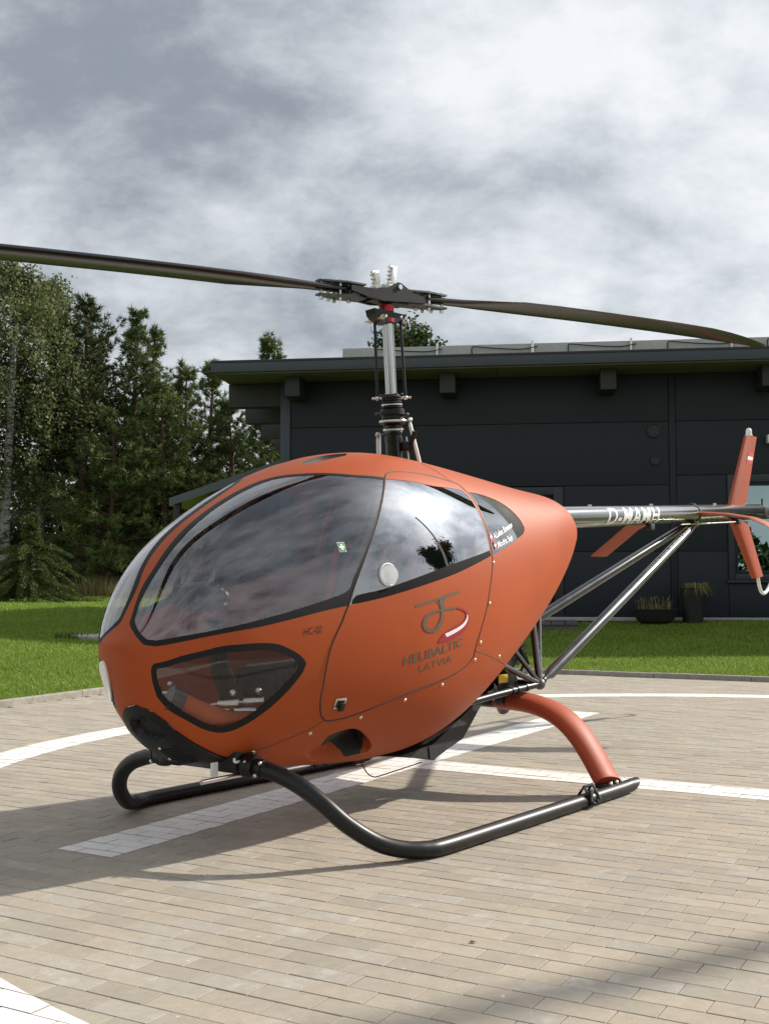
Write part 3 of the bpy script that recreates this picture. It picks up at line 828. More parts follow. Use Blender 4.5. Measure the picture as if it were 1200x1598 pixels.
# ================================================================== VEGETATION
def gz(x, y): return float(lawn_h(np.array([[x, y]]))[0])
def tri_cloud(C, N, size, per, spread):
    """per thin triangles round each centre C, pointing roughly along N"""
    n = len(C); k = n * per
    c = np.repeat(C, per, 0); d = np.repeat(N, per, 0) + rng.normal(0, spread, (k, 3)); d /= np.linalg.norm(d, axis=1)[:, None] + 1e-9
    s = np.repeat(size, per) * rng.uniform(0.6, 1.25, k)
    w = np.cross(d, rng.normal(0, 1, (k, 3))); w /= np.linalg.norm(w, axis=1)[:, None] + 1e-9
    base = c + rng.normal(0, 0.16, (k, 3)) * s[:, None]
    V = np.stack([base - w * (0.085 * s)[:, None], base + w * (0.085 * s)[:, None], base + d * s[:, None]], 1).reshape(-1, 3)
    return V
def pine(x, y, top, rad, base_frac, label, dark=False, conical=0.5, bark='pine_bark', lean=0.0, name='pine_tree', dens=1.0):
    z0 = gz(x, y); H = top - z0
    t = empty(name, (x, y, z0)); tag(t, label, 'tree', 'trees behind the lawn')
    wood = MB(); ph = rng.uniform(0, 6)
    ax = lambda f: Vector((lean * f * H + 0.12 * math.sin(ph + 4 * f), 0.1 * math.sin(ph * 2 + 5 * f), f * H))
    wood.tube([ax(f) for f in np.linspace(0, 0.99, 12)], [0.021 * H * (1 - f) ** 0.8 + 0.012 for f in np.linspace(0, 0.99, 12)], 8)
    C = []; N = []; S = []
    nb = int((1 - base_frac) * H / 0.31)
    for i in range(nb):
        f = base_frac + (1 - base_frac) * (i + rng.uniform(0, .6)) / nb
        if f > 0.985: continue
        g_ = (f - base_frac) / (1 - base_frac)
        prof_ = (conical * (1 - g_) + (1 - conical) * math.sqrt(max(0.0, 1 - (2 * g_ - 0.75) ** 2 / 1.6)) * (1 - g_ ** 3)) + 0.05
        for k in range(rng.integers(4, 7)):
            a = rng.uniform(0, 2 * math.pi); Lb = rad * prof_ * rng.uniform(0.55, 1.15)
            Lb = max(Lb, 0.32 + 0.5 * (1 - g_))
            up = 0.55 * g_ + 0.10 + rng.normal(0, 0.12)
            o_ = ax(f); dirv = Vector((math.cos(a), math.sin(a), 0))
            pts = [o_ + dirv * (Lb * q) + Vector((0, 0, Lb * (up * q - 0.22 * q * q * (1 - g_) + 0.18 * q ** 3))) for q in (0, 0.35, 0.7, 1.0)]
            wood.tube(pts, [0.012 + 0.014 * Lb * (1 - q) for q in (0, 0.35, 0.7, 1)], 4, cap=False)
            nt = max(4, int(Lb * 7.0 * dens))
            for j in range(nt):
                q = 0.28 + 0.72 * (j + rng.uniform(0, 1)) / nt
                i0 = min(int(q * 3), 2); p = pts[i0].lerp(pts[i0 + 1], min(1, q * 3 - i0))
                side = Vector((-dirv.y, dirv.x, 0)) * rng.normal(0, 0.26) * Lb * (0.25 + q * 0.6)
                c = p + side + Vector((0, 0, rng.normal(0.05, 0.10)))
                C.append(c); v = dirv * 0.7 + side.normalized() * 0.5 + Vector((0, 0, 0.75)); N.append(v.normalized()); S.append(rng.uniform(0.15, 0.26))
    for j in range(7): C.append(ax(0.95 + 0.05 * j / 7)); N.append(Vector((0, 0, 1))); S.append(0.26)
    V = tri_cloud(np.array(C), np.array(N), np.array(S), 26, 1.0)
    wood.build('trunk', MAT[bark], t)
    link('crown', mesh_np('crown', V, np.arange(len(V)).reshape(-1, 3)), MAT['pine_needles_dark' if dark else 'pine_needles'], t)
    return t
def birch(x, y, top, rad, label, lean=0.0):
    z0 = gz(x, y); H = top - z0
    t = empty('birch_tree', (x, y, z0)); tag(t, label, 'tree', 'trees behind the lawn')
    wood = MB(); ax = lambda f: Vector((lean * f * H + 0.15 * math.sin(3 * f + x), 0, f * H))
    wood.tube([ax(f) for f in np.linspace(0, 0.98, 12)], [0.016 * H * (1 - f) ** 0.7 + 0.01 for f in np.linspace(0, 0.98, 12)], 8)
    tw = MB(); C = []
    for i in range(90):
        f = 0.30 + 0.68 * (i + rng.uniform()) / 90; g_ = (f - 0.30) / 0.68
        a = rng.uniform(0, 2 * math.pi); Lb = rad * (0.35 + 0.95 * math.sin(math.pi * min(1, g_ * 0.85 + 0.12))) * rng.uniform(0.5, 1.1) * (1 - 0.5 * g_ ** 3)
        d = Vector((math.cos(a), math.sin(a), 0)); o_ = ax(f)
        pts = [o_, o_ + d * Lb * 0.5 + Vector((0, 0, Lb * 0.42)), o_ + d * Lb * 0.9 + Vector((0, 0, Lb * 0.45)), o_ + d * Lb * 1.05 + Vector((0, 0, Lb * 0.05 - 0.4))]
        tw.tube(pts, [0.02, 0.012, 0.007, 0.004], 4, cap=False)
        for j in range(42):
            q = rng.uniform(0.25, 1.0) * 3; i0 = min(int(q), 2); p = pts[i0].lerp(pts[i0 + 1], q - i0)
            C.append(p + Vector((rng.normal(0, .22), rng.normal(0, .22), -abs(rng.normal(0, .45)))))
    C = np.array(C); k = len(C) * 5
    c = np.repeat(C, 5, 0) + rng.normal(0, 0.13, (k, 3)); n = rng.normal(0, 1, (k, 3)); n /= np.linalg.norm(n, axis=1)[:, None]
    u = np.cross(n, rng.normal(0, 1, (k, 3))); u /= np.linalg.norm(u, axis=1)[:, None]; w = np.cross(n, u); s = rng.uniform(0.045, 0.085, k)[:, None]
    V = np.stack([c - u * s, c - w * s * 0.7, c + u * s, c + w * s * 0.7], 1).reshape(-1, 3)
    tw.build('branches', MAT['grey_bark'], t); wood.build('trunk', MAT['birch_bark'], t)
    link('crown', mesh_np('crown', V, np.arange(len(V)).reshape(-1, 4)), MAT['birch_leaves'], t)
def tx(px, Y): return (px - 600) / 1790.0 * Y
def tz(py, Y): return 1 + (911 - py) / 1790.0 * Y
birch(tx(12, 43), 43, tz(392, 43), 2.3, 'tall birch with a white trunk at the left edge of the picture', 0.0)
birch(tx(62, 46), 46, tz(425, 46), 2.2, 'shorter birch just right of the white trunked one', 0.02)
birch(tx(-60, 45), 45, tz(410, 45), 2.4, 'birch standing left of the others beyond the picture edge', 0.0)
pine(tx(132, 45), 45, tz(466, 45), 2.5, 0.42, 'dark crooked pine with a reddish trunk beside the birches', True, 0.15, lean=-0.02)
pine(tx(205, 46), 46, tz(484, 46), 2.5, 0.18, 'tallest pointed pine in the middle of the trees', False, 0.75)
pine(tx(236, 48), 48, tz(505, 48), 2.4, 0.2, 'pointed pine close behind the tallest one', False, 0.7)
pine(tx(170, 42), 42, tz(640, 42), 2.8, 0.10, 'broad low pine in front of the tallest one', False, 0.45)
pine(tx(255, 43), 43, tz(600, 43), 2.6, 0.10, 'bushy pine between the tallest one and the canopy roof', False, 0.5)
pine(tx(292, 46), 46, tz(572, 46), 2.2, 0.15, 'left one of two pointed pines near the roof corner', False, 0.7)
pine(tx(325, 45), 45, tz(567, 45), 2.2, 0.15, 'right one of two pointed pines near the roof corner', False, 0.7)
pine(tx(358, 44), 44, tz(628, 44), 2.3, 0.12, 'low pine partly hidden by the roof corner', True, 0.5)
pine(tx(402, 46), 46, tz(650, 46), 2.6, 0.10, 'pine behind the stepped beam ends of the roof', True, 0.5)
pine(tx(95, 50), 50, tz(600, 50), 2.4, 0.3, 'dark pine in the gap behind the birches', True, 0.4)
pine(tx(421, 40), 40, tz(526, 40), 1.5, 0.35, 'young pine tip rising above the left end of the roof', False, 0.8)
pine(tx(150, 50), 50, tz(560, 50), 2.6, 0.2, 'darker pine at the back between the reddish trunk and the tallest one', True, 0.4)
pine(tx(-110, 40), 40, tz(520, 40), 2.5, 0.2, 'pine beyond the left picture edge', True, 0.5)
def round_tree(x, y, top, rad, label, zc, name='leafy_tree', group='trees behind the lawn', n=2600, trunk='grey_bark', mat='woods_leaves', leaf=0.14):
    z0 = gz(x, y); t = empty(name, (x, y, z0)); tag(t, label, 'tree', group)
    wood = MB(); hc_ = top - z0 - rad * zc; wood.tube([(0, 0, 0), (0.08, 0, hc_ * 0.6), (0, 0.05, hc_), (0, 0, hc_ + rad * 0.6)], [0.16, 0.12, 0.09, 0.02], 8)
    for i in range(14):
        a = rng.uniform(0, 6.28); e = rng.uniform(0.1, 1.1); wood.tube([(0, 0, hc_ * rng.uniform(.7, 1)), (rad * .75 * math.cos(a) * math.cos(e), rad * .75 * math.sin(a) * math.cos(e), hc_ + rad * .75 * math.sin(e))], [0.05, 0.015], 5, cap=False)
    wood.build('trunk', MAT[trunk], t)
    K_ = 46 if n < 2500 else 26
    cl = rng.normal(0, 1, (K_, 3)); cl /= np.linalg.norm(cl, axis=1)[:, None]; cl = cl * rad * rng.uniform(0.30, 1.1, (K_, 1)) * np.array((1, 1, zc)) + np.array((0, 0, hc_))
    C = cl[rng.integers(0, K_, n)] + rng.normal(0, rad * 0.16, (n, 3))
    k = n * 4; c = np.repeat(C, 4, 0) + rng.normal(0, 0.12, (k, 3)); nn = rng.normal(0, 1, (k, 3)); nn /= np.linalg.norm(nn, axis=1)[:, None]
    u = np.cross(nn, rng.normal(0, 1, (k, 3))); u /= np.linalg.norm(u, axis=1)[:, None]; w = np.cross(nn, u); s = rng.uniform(0.6, 1.2, (k, 1)) * leaf
    V = np.stack([c - u * s, c - w * s * .6, c + u * s, c + w * s * .6], 1).reshape(-1, 3)
    link('crown', mesh_np('crown', V, np.arange(len(V)).reshape(-1, 4)), MAT[mat], t)
round_tree(tx(636, 44), 44, tz(503, 44), 1.15, 'dark round tree crown above the roof beside the rotor mast', 1.0, n=2200, mat='pine_needles_dark', leaf=0.10)
# tree seen only as a reflection in the door window
round_tree(19.5, 9.9, 8.0, 2.1, 'round tree far right of the helipad and mirrored in the door window', 0.95, group='trees right of the picture', n=3000)

# small spruce at the left edge of the lawn
def spruce(x, y, top, rad, label):
    z0 = gz(x, y); H = top - z0; t = empty('young_spruce', (x, y, z0)); tag(t, label, 'tree')
    wood = MB(); wood.tube([(0, 0, 0), (0.02, 0, H * .5), (0, 0, H)], [0.06, 0.04, 0.008], 7)
    V = []
    for i in range(120):
        f = (i + rng.uniform()) / 120; a = rng.uniform(0, 6.283); Lb = rad * (1 - f * 0.55) * rng.uniform(0.55, 1.08) * (1 if f < .60 else max(0.10, 0.9 * (1 - f)))
        d = Vector((math.cos(a), math.sin(a), 0)); o_ = Vector((0, 0, 0.12 + f * (H - 0.15)))
        pts = [o_ + d * Lb * q + Vector((0, 0, Lb * (0.30 * q - 0.62 * q * q + 0.25 * f * q))) for q in (0, .33, .66, 1)]
        for p in pts: p.z = max(p.z, 0.06)
        wood.tube(pts, [0.016, 0.012, 0.008, 0.004], 4, cap=False)
        tw = int(8 + Lb * 16)
        for j in range(tw):
            q = (0.15 + 0.85 * j / tw) * 3; i0 = min(int(q), 2); p = pts[i0].lerp(pts[i0 + 1], q - i0); tan = (pts[i0 + 1] - pts[i0]).normalized()
            sd = Vector((-d.y, d.x, 0)) * (1 if j % 2 else -1)
            e = p + (tan * 0.6 + sd * 0.6 + Vector((0, 0, -0.32))) * (0.32 * (1 - q / 4.2))
            for m_ in range(7):
                c = p.lerp(e, m_ / 6.0)
                for z_ in range(3):
                    n = (tan * .8 + Vector(rng.normal(0, .75, 3))).normalized() * 0.075; w = n.cross(Vector(rng.normal(0, 1, 3))).normalized() * 0.012
                    V += [c - w, c + w, c + n]
    wood.build('trunk', MAT['grey_bark'], t)
    V = np.array([v[:] for v in V]); link('crown', mesh_np('crown', V, np.arange(len(V)).reshape(-1, 3)), MAT['spruce_needles'], t)
spruce(tx(48, 33), 33.0, tz(800, 33), 2.0, 'young drooping spruce on the lawn below the birches')

# undergrowth and far woods
def woods_mass():
    Vs = []
    def strip(n, x0, x1, y0, y1, h0, h1, s):
        x = rng.uniform(x0, x1, n); y = rng.uniform(y0, y1, n)
        env = 0.55 + 0.25 * np.sin(x * 0.9) + 0.2 * np.sin(x * 2.3 + 1)
        z = 0.5 + (h0 + (h1 - h0) * env) * rng.uniform(0, 1, n) ** 0.8
        c = np.stack([x, y, z], 1); nn = rng.normal(0, 1, (n, 3)); nn /= np.linalg.norm(nn, axis=1)[:, None]
        u = np.cross(nn, rng.normal(0, 1, (n, 3))); u /= np.linalg.norm(u, axis=1)[:, None]; w = np.cross(nn, u); q = (s * rng.uniform(.6, 1.3, n))[:, None]
        Vs.append(np.stack([c - u * q, c - w * q * .5, c + u * q, c + w * q * .5], 1).reshape(-1, 3))
    strip(26000, -30, -3, 50, 54, 1.0, 5.2, 0.20)
    strip(15000, -30, 40, 58, 64, 3.5, 7.0, 0.36)
    strip(6000, -24, -5, 46, 50, 0.3, 2.2, 0.14)
    strip(9000, -45, 45, -50, -44, 1.5, 4.6, 0.45)
    V = np.concatenate(Vs); return mesh_np('woods', V, np.arange(len(V)).reshape(-1, 4))
tag(link('woods', woods_mass(), MAT['woods_leaves']), 'dark undergrowth and woods behind the trees', 'woods', None, 'stuff')
def meadow():
    n = 26000; y = rng.uniform(40, 45, n); x = rng.uniform(-17, -4, n); P = np.stack([x, y], 1); q = np.c_[P, lawn_h(P)]
    V, F = blades(q, rng.uniform(0.35, 1.0, n) * (0.65 + 0.35 * np.sin(x * 1.7)), rng.uniform(0.02, 0.035, n), 0.3); return mesh_np('meadow_grass', V, F)
tag(link('meadow_grass', meadow(), MAT['dry_grass']), 'tall dry yellow grass along the fence', 'tall grass', None, 'stuff')

# wire fence
fen = empty('wire_fence', (tx(186, 43.2), 43.2, gz(tx(186, 43.2), 43.2))); tag(fen, 'dark wire mesh fence in front of the trees', 'fence')
for k in range(-3, 4):
    m = MB(); m.box((2.5 * k - 0.035, -0.035, 0), (2.5 * k + 0.035, 0.035, 1.62)); m.build('post', MAT['galv_wire'], fen)
for k in range(7):
    m = MB(); m.tube([(-7.5, 0.0, 0.12 + k * 0.24), (7.5, 0.0, 0.12 + k * 0.24)], 0.010, 4); m.build('wire', MAT['galv_wire'], fen)
m = MB()
for x in np.arange(-7.5, 7.5, 0.16): m.tube([(x, 0.012, 0.08), (x, 0.012, 1.6)], 0.004, 3, cap=False)
tag(m.build('upright_wires', MAT['galv_wire'], fen), None, None, None, 'stuff')

# small things lying on the pavers
dl = empty('dry_leaf', (0.245, 3.262, 0.002)); tag(dl, 'small brown dry leaf lying on the pavers in front of the skid', 'leaf')
m = MB(); m.add([(-0.011, 0, 0.001), (-0.003, 0.007, 0.004), (0.010, 0.003, 0.002), (0.012, -0.003, 0.004), (-0.002, -0.007, 0.001), (0, 0, 0.003)], [(0, 1, 5), (1, 2, 5), (2, 3, 5), (3, 4, 5), (4, 0, 5)]); m.build('blade', MAT['pine_bark'], dl)

# ================================================================== HELICOPTER
HELI_YAW = math.radians(180 + 52.94)
heli = empty('helicopter', (0.05, 5.40, 0), HELI_YAW)   # local x forward, y to its left, z up
tag(heli, 'orange two seat helicopter with large windows standing on skids on the helipad', 'helicopter')
FEAT = {
    'win_out': [(0.0625, 1.3486), (0.0815, 1.4773), (0.1115, 1.5322), (0.1383, 1.4962), (0.1715, 1.4999), (0.2094, 1.5151), (0.2575, 1.5268), (0.3034, 1.516), (0.3411, 1.4662), (0.3633, 1.374), (0.3821, 1.2587), (0.425, 1.0497), (0.4478, 0.9763), (0.4737, 0.9128), (0.456, 0.7872), (0.4277, 0.5851), (0.3977, 0.3765), (0.3721, 0.183), (0.3587, 0.052), (0.324, 0.0578), (0.2775, 0.0611), (0.2309, 0.0697), (0.1802, 0.0897), (0.1368, 0.0956), (0.1045, 0.0791), (0.0718, 0.0334), (0.0542, 0.1548), (0.05, 0.7541)],
    'win_in': [(0.0708, 1.2899), (0.0882, 1.3993), (0.1121, 1.429), (0.1392, 1.409), (0.1705, 1.4114), (0.2077, 1.4333), (0.253, 1.4603), (0.2982, 1.4569), (0.3359, 1.4206), (0.3588, 1.338), (0.3781, 1.2315), (0.422, 1.0276), (0.445, 0.9551), (0.4681, 0.8953), (0.4541, 0.7896), (0.4249, 0.5888), (0.3949, 0.3801), (0.37, 0.2142), (0.3588, 0.138), (0.3246, 0.1187), (0.278, 0.1136), (0.2313, 0.1184), (0.1805, 0.1318), (0.1372, 0.152), (0.105, 0.1741), (0.0755, 0.2026), (0.0616, 0.376), (0.0596, 0.8562)],
    'pillar_f': [(0.4558, 0.9036), (0.4348, 0.7509), (0.4064, 0.5618), (0.3735, 0.3404), (0.3456, 0.0646)],
    'pillar_r': [(0.4911, 0.8457), (0.4573, 0.6332), (0.4248, 0.4136), (0.4054, 0.2578), (0.3874, 0.0514)],
    'door': [(0.4737, 0.9128), (0.4827, 0.954), (0.4977, 0.9702), (0.5338, 0.9549), (0.5744, 0.9283), (0.6099, 0.8849), (0.6148, 0.8333), (0.6198, 0.7483), (0.6204, 0.5924), (0.6217, 0.4149), (0.6197, 0.2321), (0.6157, 0.1385), (0.6027, -0.0394), (0.5892, -0.2037), (0.584, -0.2964), (0.5833, -0.3502), (0.572, -0.4006), (0.5525, -0.4384), (0.5133, -0.4867), (0.4732, -0.5347), (0.4343, -0.6004), (0.3945, -0.667), (0.3653, -0.6956), (0.3508, -0.6764), (0.3398, -0.5997), (0.3323, -0.456), (0.3333, -0.1735), (0.3529, 0.008), (0.3587, 0.052), (0.3721, 0.183), (0.3977, 0.3765), (0.4277, 0.5851), (0.456, 0.7872)],
    'dwin': [(0.473, 0.8899), (0.51, 0.8469), (0.5474, 0.8063), (0.5886, 0.8079), (0.6074, 0.8031), (0.6148, 0.7305), (0.6169, 0.585), (0.6186, 0.4096), (0.6172, 0.235), (0.5348, 0.1286), (0.4721, 0.0769), (0.4179, 0.0527), (0.3768, 0.0499), (0.3605, 0.0539), (0.3735, 0.1814), (0.3991, 0.3748), (0.4291, 0.5833), (0.4574, 0.7854)],
    'rwin': [(0.622, 0.7941), (0.6475, 0.7938), (0.6807, 0.7482), (0.704, 0.657), (0.7184, 0.538), (0.723, 0.4377), (0.7158, 0.381), (0.6866, 0.3242), (0.6532, 0.277), (0.6226, 0.2336), (0.6241, 0.4098), (0.6239, 0.5969), (0.6237, 0.7441)],
    'rmask': [(0.6379, 0.8009), (0.6807, 0.7482), (0.704, 0.657), (0.7184, 0.538), (0.723, 0.4377), (0.7158, 0.381), (0.6954, 0.3425), (0.6889, 0.4351), (0.6756, 0.5569), (0.6604, 0.661)],
    'chin_out': [(0.0773, -0.6469), (0.0807, -0.394), (0.1115, -0.1024), (0.1602, -0.0066), (0.2102, -0.014), (0.246, -0.044), (0.2658, -0.0837), (0.2903, -0.164), (0.3, -0.2227), (0.2978, -0.2724), (0.2839, -0.3756), (0.2637, -0.5045), (0.2385, -0.6488), (0.2178, -0.7519), (0.2003, -0.8063), (0.1798, -0.8272), (0.1474, -0.8553), (0.1224, -0.9557), (0.1047, -1.0007), (0.0893, -0.8836)],
    'chin_in': [(0.0852, -0.6096), (0.0875, -0.4615), (0.1151, -0.1769), (0.1614, -0.0586), (0.2114, -0.0619), (0.2454, -0.0888), (0.2626, -0.1219), (0.2824, -0.1863), (0.2898, -0.2225), (0.288, -0.2602), (0.2742, -0.3452), (0.2546, -0.4577), (0.23, -0.5925), (0.2111, -0.685), (0.1961, -0.7334), (0.1788, -0.7511), (0.1481, -0.763), (0.1236, -0.8271), (0.1066, -0.849), (0.0932, -0.763)],
    'cowl': [(0.1133, -1.8984), (0.1081, -1.6567), (0.1138, -1.2894), (0.1309, -1.1167), (0.1599, -1.061), (0.1916, -1.059), (0.228, -1.1117), (0.2613, -1.1831)],
    'cowl_f': [(0.1133, -1.8984), (0.1386, -1.9534), (0.169, -1.9831)],
    'intake': [(0.1185, -1.5708), (0.1185, -1.47), (0.124, -1.36), (0.134, -1.28), (0.146, -1.27), (0.152, -1.36), (0.154, -1.5708)],
    'grille': [(0.1643, -1.5709), (0.1649, -1.2975), (0.1822, -1.229), (0.2114, -1.3355), (0.2072, -1.5011), (0.1908, -1.5922)],
    'duct': [(0.3602, -1.059), (0.3674, -0.8863), (0.3898, -0.8033), (0.4147, -0.7969), (0.4445, -0.8976), (0.4681, -1.022), (0.4743, -1.1143), (0.4544, -1.1512), (0.4265, -1.2195), (0.4014, -1.2471)],
    'seam_low': [(0.3518, -0.6883), (0.3344, -0.7687), (0.3157, -0.8334), (0.2939, -0.9173), (0.2723, -1.0066), (0.2611, -1.1253)],
    'seam_rear': [(0.5851, -0.3138), (0.6158, -0.3738), (0.6565, -0.5017), (0.6959, -0.6813)],
    'seam_roof': [(0.5875, 1.1996), (0.5914, 1.049), (0.5975, 0.93), (0.6082, 0.8828)],
    'slot': [(0.4133, 1.4742), (0.4344, 1.4882), (0.4572, 1.4862), (0.4872, 1.4241), (0.4707, 1.3538), (0.444, 1.352), (0.4189, 1.3713), (0.4067, 1.4055)],
    'screws': [(0.6207, 0.1876), (0.6073, -0.0417), (0.5937, -0.2674), (0.5881, -0.376), (0.5319, -0.5055), (0.4723, -0.5856), (0.4099, -0.691), (0.3418, -0.8047), (0.2734, -1.0165), (0.6542, -0.4639)],
    'latch': [(0.3656, -0.554)],
    'vent': [(0.4199, 0.1755)],
    'light': [(0.0757, -2.4108), (0.1002, -2.243), (0.1566, -2.1908)],
    'cross': [(0.3599, 0.4375)],
    'hc': [(0.2924, -0.0435), (0.3194, -0.0506), (0.2932, -0.0054)],
    'heli': [(0.4521, -0.3416), (0.5549, -0.2625), (0.4493, -0.2851)],
    'lat': [(0.4812, -0.3956), (0.5385, -0.3547), (0.4784, -0.3496)],
    'logo': [(0.4147, 0.1682), (0.6025, 0.1029), (0.4283, -0.4591), (0.6576, -0.7368)],
    'names': [(0.6323, 0.3532), (0.6907, 0.4534), (0.6313, 0.3993), (0.6373, 0.2878), (0.6804, 0.3385)],
    'dmask': [(0.6172, 0.235), (0.5348, 0.1286), (0.4721, 0.0769), (0.4179, 0.0527), (0.3768, 0.0499), (0.3635, 0.0546), (0.3706, 0.095), (0.4134, 0.0979), (0.4731, 0.1336), (0.5368, 0.1938), (0.6158, 0.2739)],
    'mouth': [(0.3901, -0.8974), (0.3956, -0.8383), (0.4169, -0.8167), (0.4432, -0.9038), (0.4642, -1.0103), (0.4723, -1.1016), (0.4567, -1.1657), (0.4316, -1.1812), (0.4084, -1.164), (0.389, -0.9991)],
    'intake_in': [(0.128, -1.5708), (0.128, -1.47), (0.132, -1.38), (0.139, -1.33), (0.1455, -1.33), (0.149, -1.4), (0.15, -1.5708)]}
KN = np.array([0, .06, .14, .25, .37, .5, .62, .74, .84, .93, 1.0])
PW = np.array([0.0000, 0.1249, 0.2611, 0.3814, 0.4768, 0.5387, 0.5244, 0.4456, 0.3395, 0.1859, 0.0155])
PT = np.array([0.7834, 0.8472, 1.0612, 1.2789, 1.4540, 1.5779, 1.5788, 1.5401, 1.5089, 1.4679, 1.3563])
PB = np.array([0.7834, 0.7034, 0.4605, 0.3117, 0.2638, 0.2298, 0.2758, 0.5158, 0.7803, 1.0438, 1.2431])
def spline(K, Y, x):
    n = len(K); h = np.diff(K); A = np.zeros((n, n)); b = np.zeros(n); A[0, 0] = A[-1, -1] = 1
    for i in range(1, n - 1):
        A[i, i - 1] = h[i - 1]; A[i, i] = 2 * (h[i - 1] + h[i]); A[i, i + 1] = h[i]; b[i] = 6 * ((Y[i + 1] - Y[i]) / h[i] - (Y[i] - Y[i - 1]) / h[i - 1])
    M = np.linalg.solve(A, b); i = np.clip(np.searchsorted(K, x) - 1, 0, n - 2); t = x - K[i]; u = K[i + 1] - x; hh = h[i]
    return M[i] * u ** 3 / (6 * hh) + M[i + 1] * t ** 3 / (6 * hh) + (Y[i] / hh - M[i] * hh / 6) * u + (Y[i + 1] / hh - M[i + 1] * hh / 6) * t
def S_of(a): return 1.66 - 3.46 * (a ** 1.9 * .35 + (a ** 2 / (.25 + .75 * a)) * .65)
def surf(a, th):
    a = np.asarray(a, float); th = np.asarray(th, float)
    W = spline(KN, PW, a); T = spline(KN, PT, a); Bz = spline(KN, PB, a); zm = Bz + (T - Bz) * .52
    c, s = np.cos(th), np.sin(th); e = np.where(s > 0, 2.25, 2.15)
    return np.stack([S_of(a) + 0 * th, W * np.sign(c) * np.abs(c) ** (2 / e), zm + np.where(s > 0, T - zm, zm - Bz) * np.sign(s) * np.abs(s) ** (2 / e)], -1)
def surf_n(a, th):
    a = np.clip(np.asarray(a, float), 0.004, 0.995); th = np.asarray(th, float)
    th = np.where(np.abs(np.abs(th) - np.pi / 2) < .012, np.sign(th) * (np.pi / 2 - .012), th); h = 1e-3
    N = np.cross(surf(a + h, th) - surf(a - h, th), surf(a, th + h) - surf(a, th - h))
    N /= np.linalg.norm(N, axis=-1, keepdims=True) + 1e-12
    P = surf(a, th); out = P - np.array([0.2, 0, 0.9]); sg = np.sign((N * out).sum(-1, keepdims=True)); sg[sg == 0] = 1
    N = N * sg
    # on the centre line the surface is smooth across: no sideways lean
    cl = np.abs(np.abs(th) - np.pi / 2) < .0125
    N[..., 1] = np.where(cl, 0, N[..., 1]); N /= np.linalg.norm(N, axis=-1, keepdims=True)
    return N
SX, SY = 3.5, 0.55
def P2(lst): return np.array([(a * SX, t * SY) for a, t in lst])
def smooth_poly(P, step=0.02, corner=48, closed=True):
    n = len(P); out = []
    def ang(i):
        u = P[i] - P[i - 1]; v = P[(i + 1) % n] - P[i]
        c = (u @ v) / (np.hypot(*u) * np.hypot(*v) + 1e-12); return math.degrees(math.acos(max(-1, min(1, c))))
    sharp = [ang(i) > corner for i in range(n)]
    for i in range(n if closed else n - 1):
        a, b, c, d = P[i - 1], P[i], P[(i + 1) % n], P[(i + 2) % n]
        if sharp[i] or (not closed and i == 0): a = 2 * b - c
        if sharp[(i + 1) % n] or (not closed and i == n - 2): d = 2 * c - b
        k = max(1, int(round(np.hypot(*(c - b)) / step)))
        for j in range(k):
            t = j / k; out.append(0.5 * (2 * b + (c - a) * t + (2 * a - 5 * b + 4 * c - d) * t * t + (3 * b - a - 3 * c + d) * t ** 3))
    if not closed: out.append(P[-1])
    out = np.array(out); out[:, 1] = np.clip(out[:, 1], -math.pi / 2 * SY, math.pi / 2 * SY)
    return out
def grow(P, d):
    """offset a closed outline by d (positive = outwards)"""
    n = len(P); A = 0.5 * np.sum(P[:, 0] * np.roll(P[:, 1], -1) - np.roll(P[:, 0], -1) * P[:, 1]); s = 1 if A > 0 else -1
    t = np.roll(P, -1, 0) - np.roll(P, 1, 0); t /= np.hypot(t[:, 0], t[:, 1])[:, None] + 1e-12
    return P + s * d * np.stack([t[:, 1], -t[:, 0]], 1)
HP = math.pi / 2
cowl_near = [q for q in FEAT['cowl'] if q[1] > -HP + 0.03]
cowl_poly = [(0.106, -HP)] + cowl_near + [(0.275, -1.30), (0.30, -HP)]
OUT = {k: smooth_poly(P2(FEAT[k])) for k in ('win_out', 'win_in', 'door', 'dwin', 'rwin', 'rmask', 'chin_out', 'chin_in', 'duct', 'dmask')}
OUT['cowl'] = smooth_poly(P2(cowl_poly), corner=40)
OUT['slot'] = smooth_poly(P2([(a, t) for a, t in FEAT['slot']]), 0.012)
OUT['duct_in'] = grow(OUT['duct'], -0.006)
OUT['mouth'] = grow(smooth_poly(P2(FEAT['mouth']), 0.012), -0.003)
OUT['intake'] = smooth_poly(P2(FEAT['intake']), 0.012, 30)
OUT['intake_in'] = smooth_poly(P2(FEAT['intake_in']), 0.012, 30)
OUT['slot_in'] = grow(OUT['slot'], -0.006)
def clean(P):
    k = [0]
    for i in range(1, len(P)):
        if np.hypot(*(P[i] - P[k[-1]])) > 0.003: k.append(i)
    return P[k]
names = ['win_out', 'win_in', 'door', 'dwin', 'dmask', 'rwin', 'rmask', 'chin_out', 'chin_in', 'cowl', 'intake', 'intake_in', 'duct', 'duct_in', 'mouth', 'slot', 'slot_in']
pts = []; edges = []
for nme in names:
    P = clean(OUT[nme]); OUT[nme] = P; n0 = len(pts); pts += [tuple(p) for p in P]; edges += [(n0 + i, n0 + (i + 1) % len(P)) for i in range(len(P))]
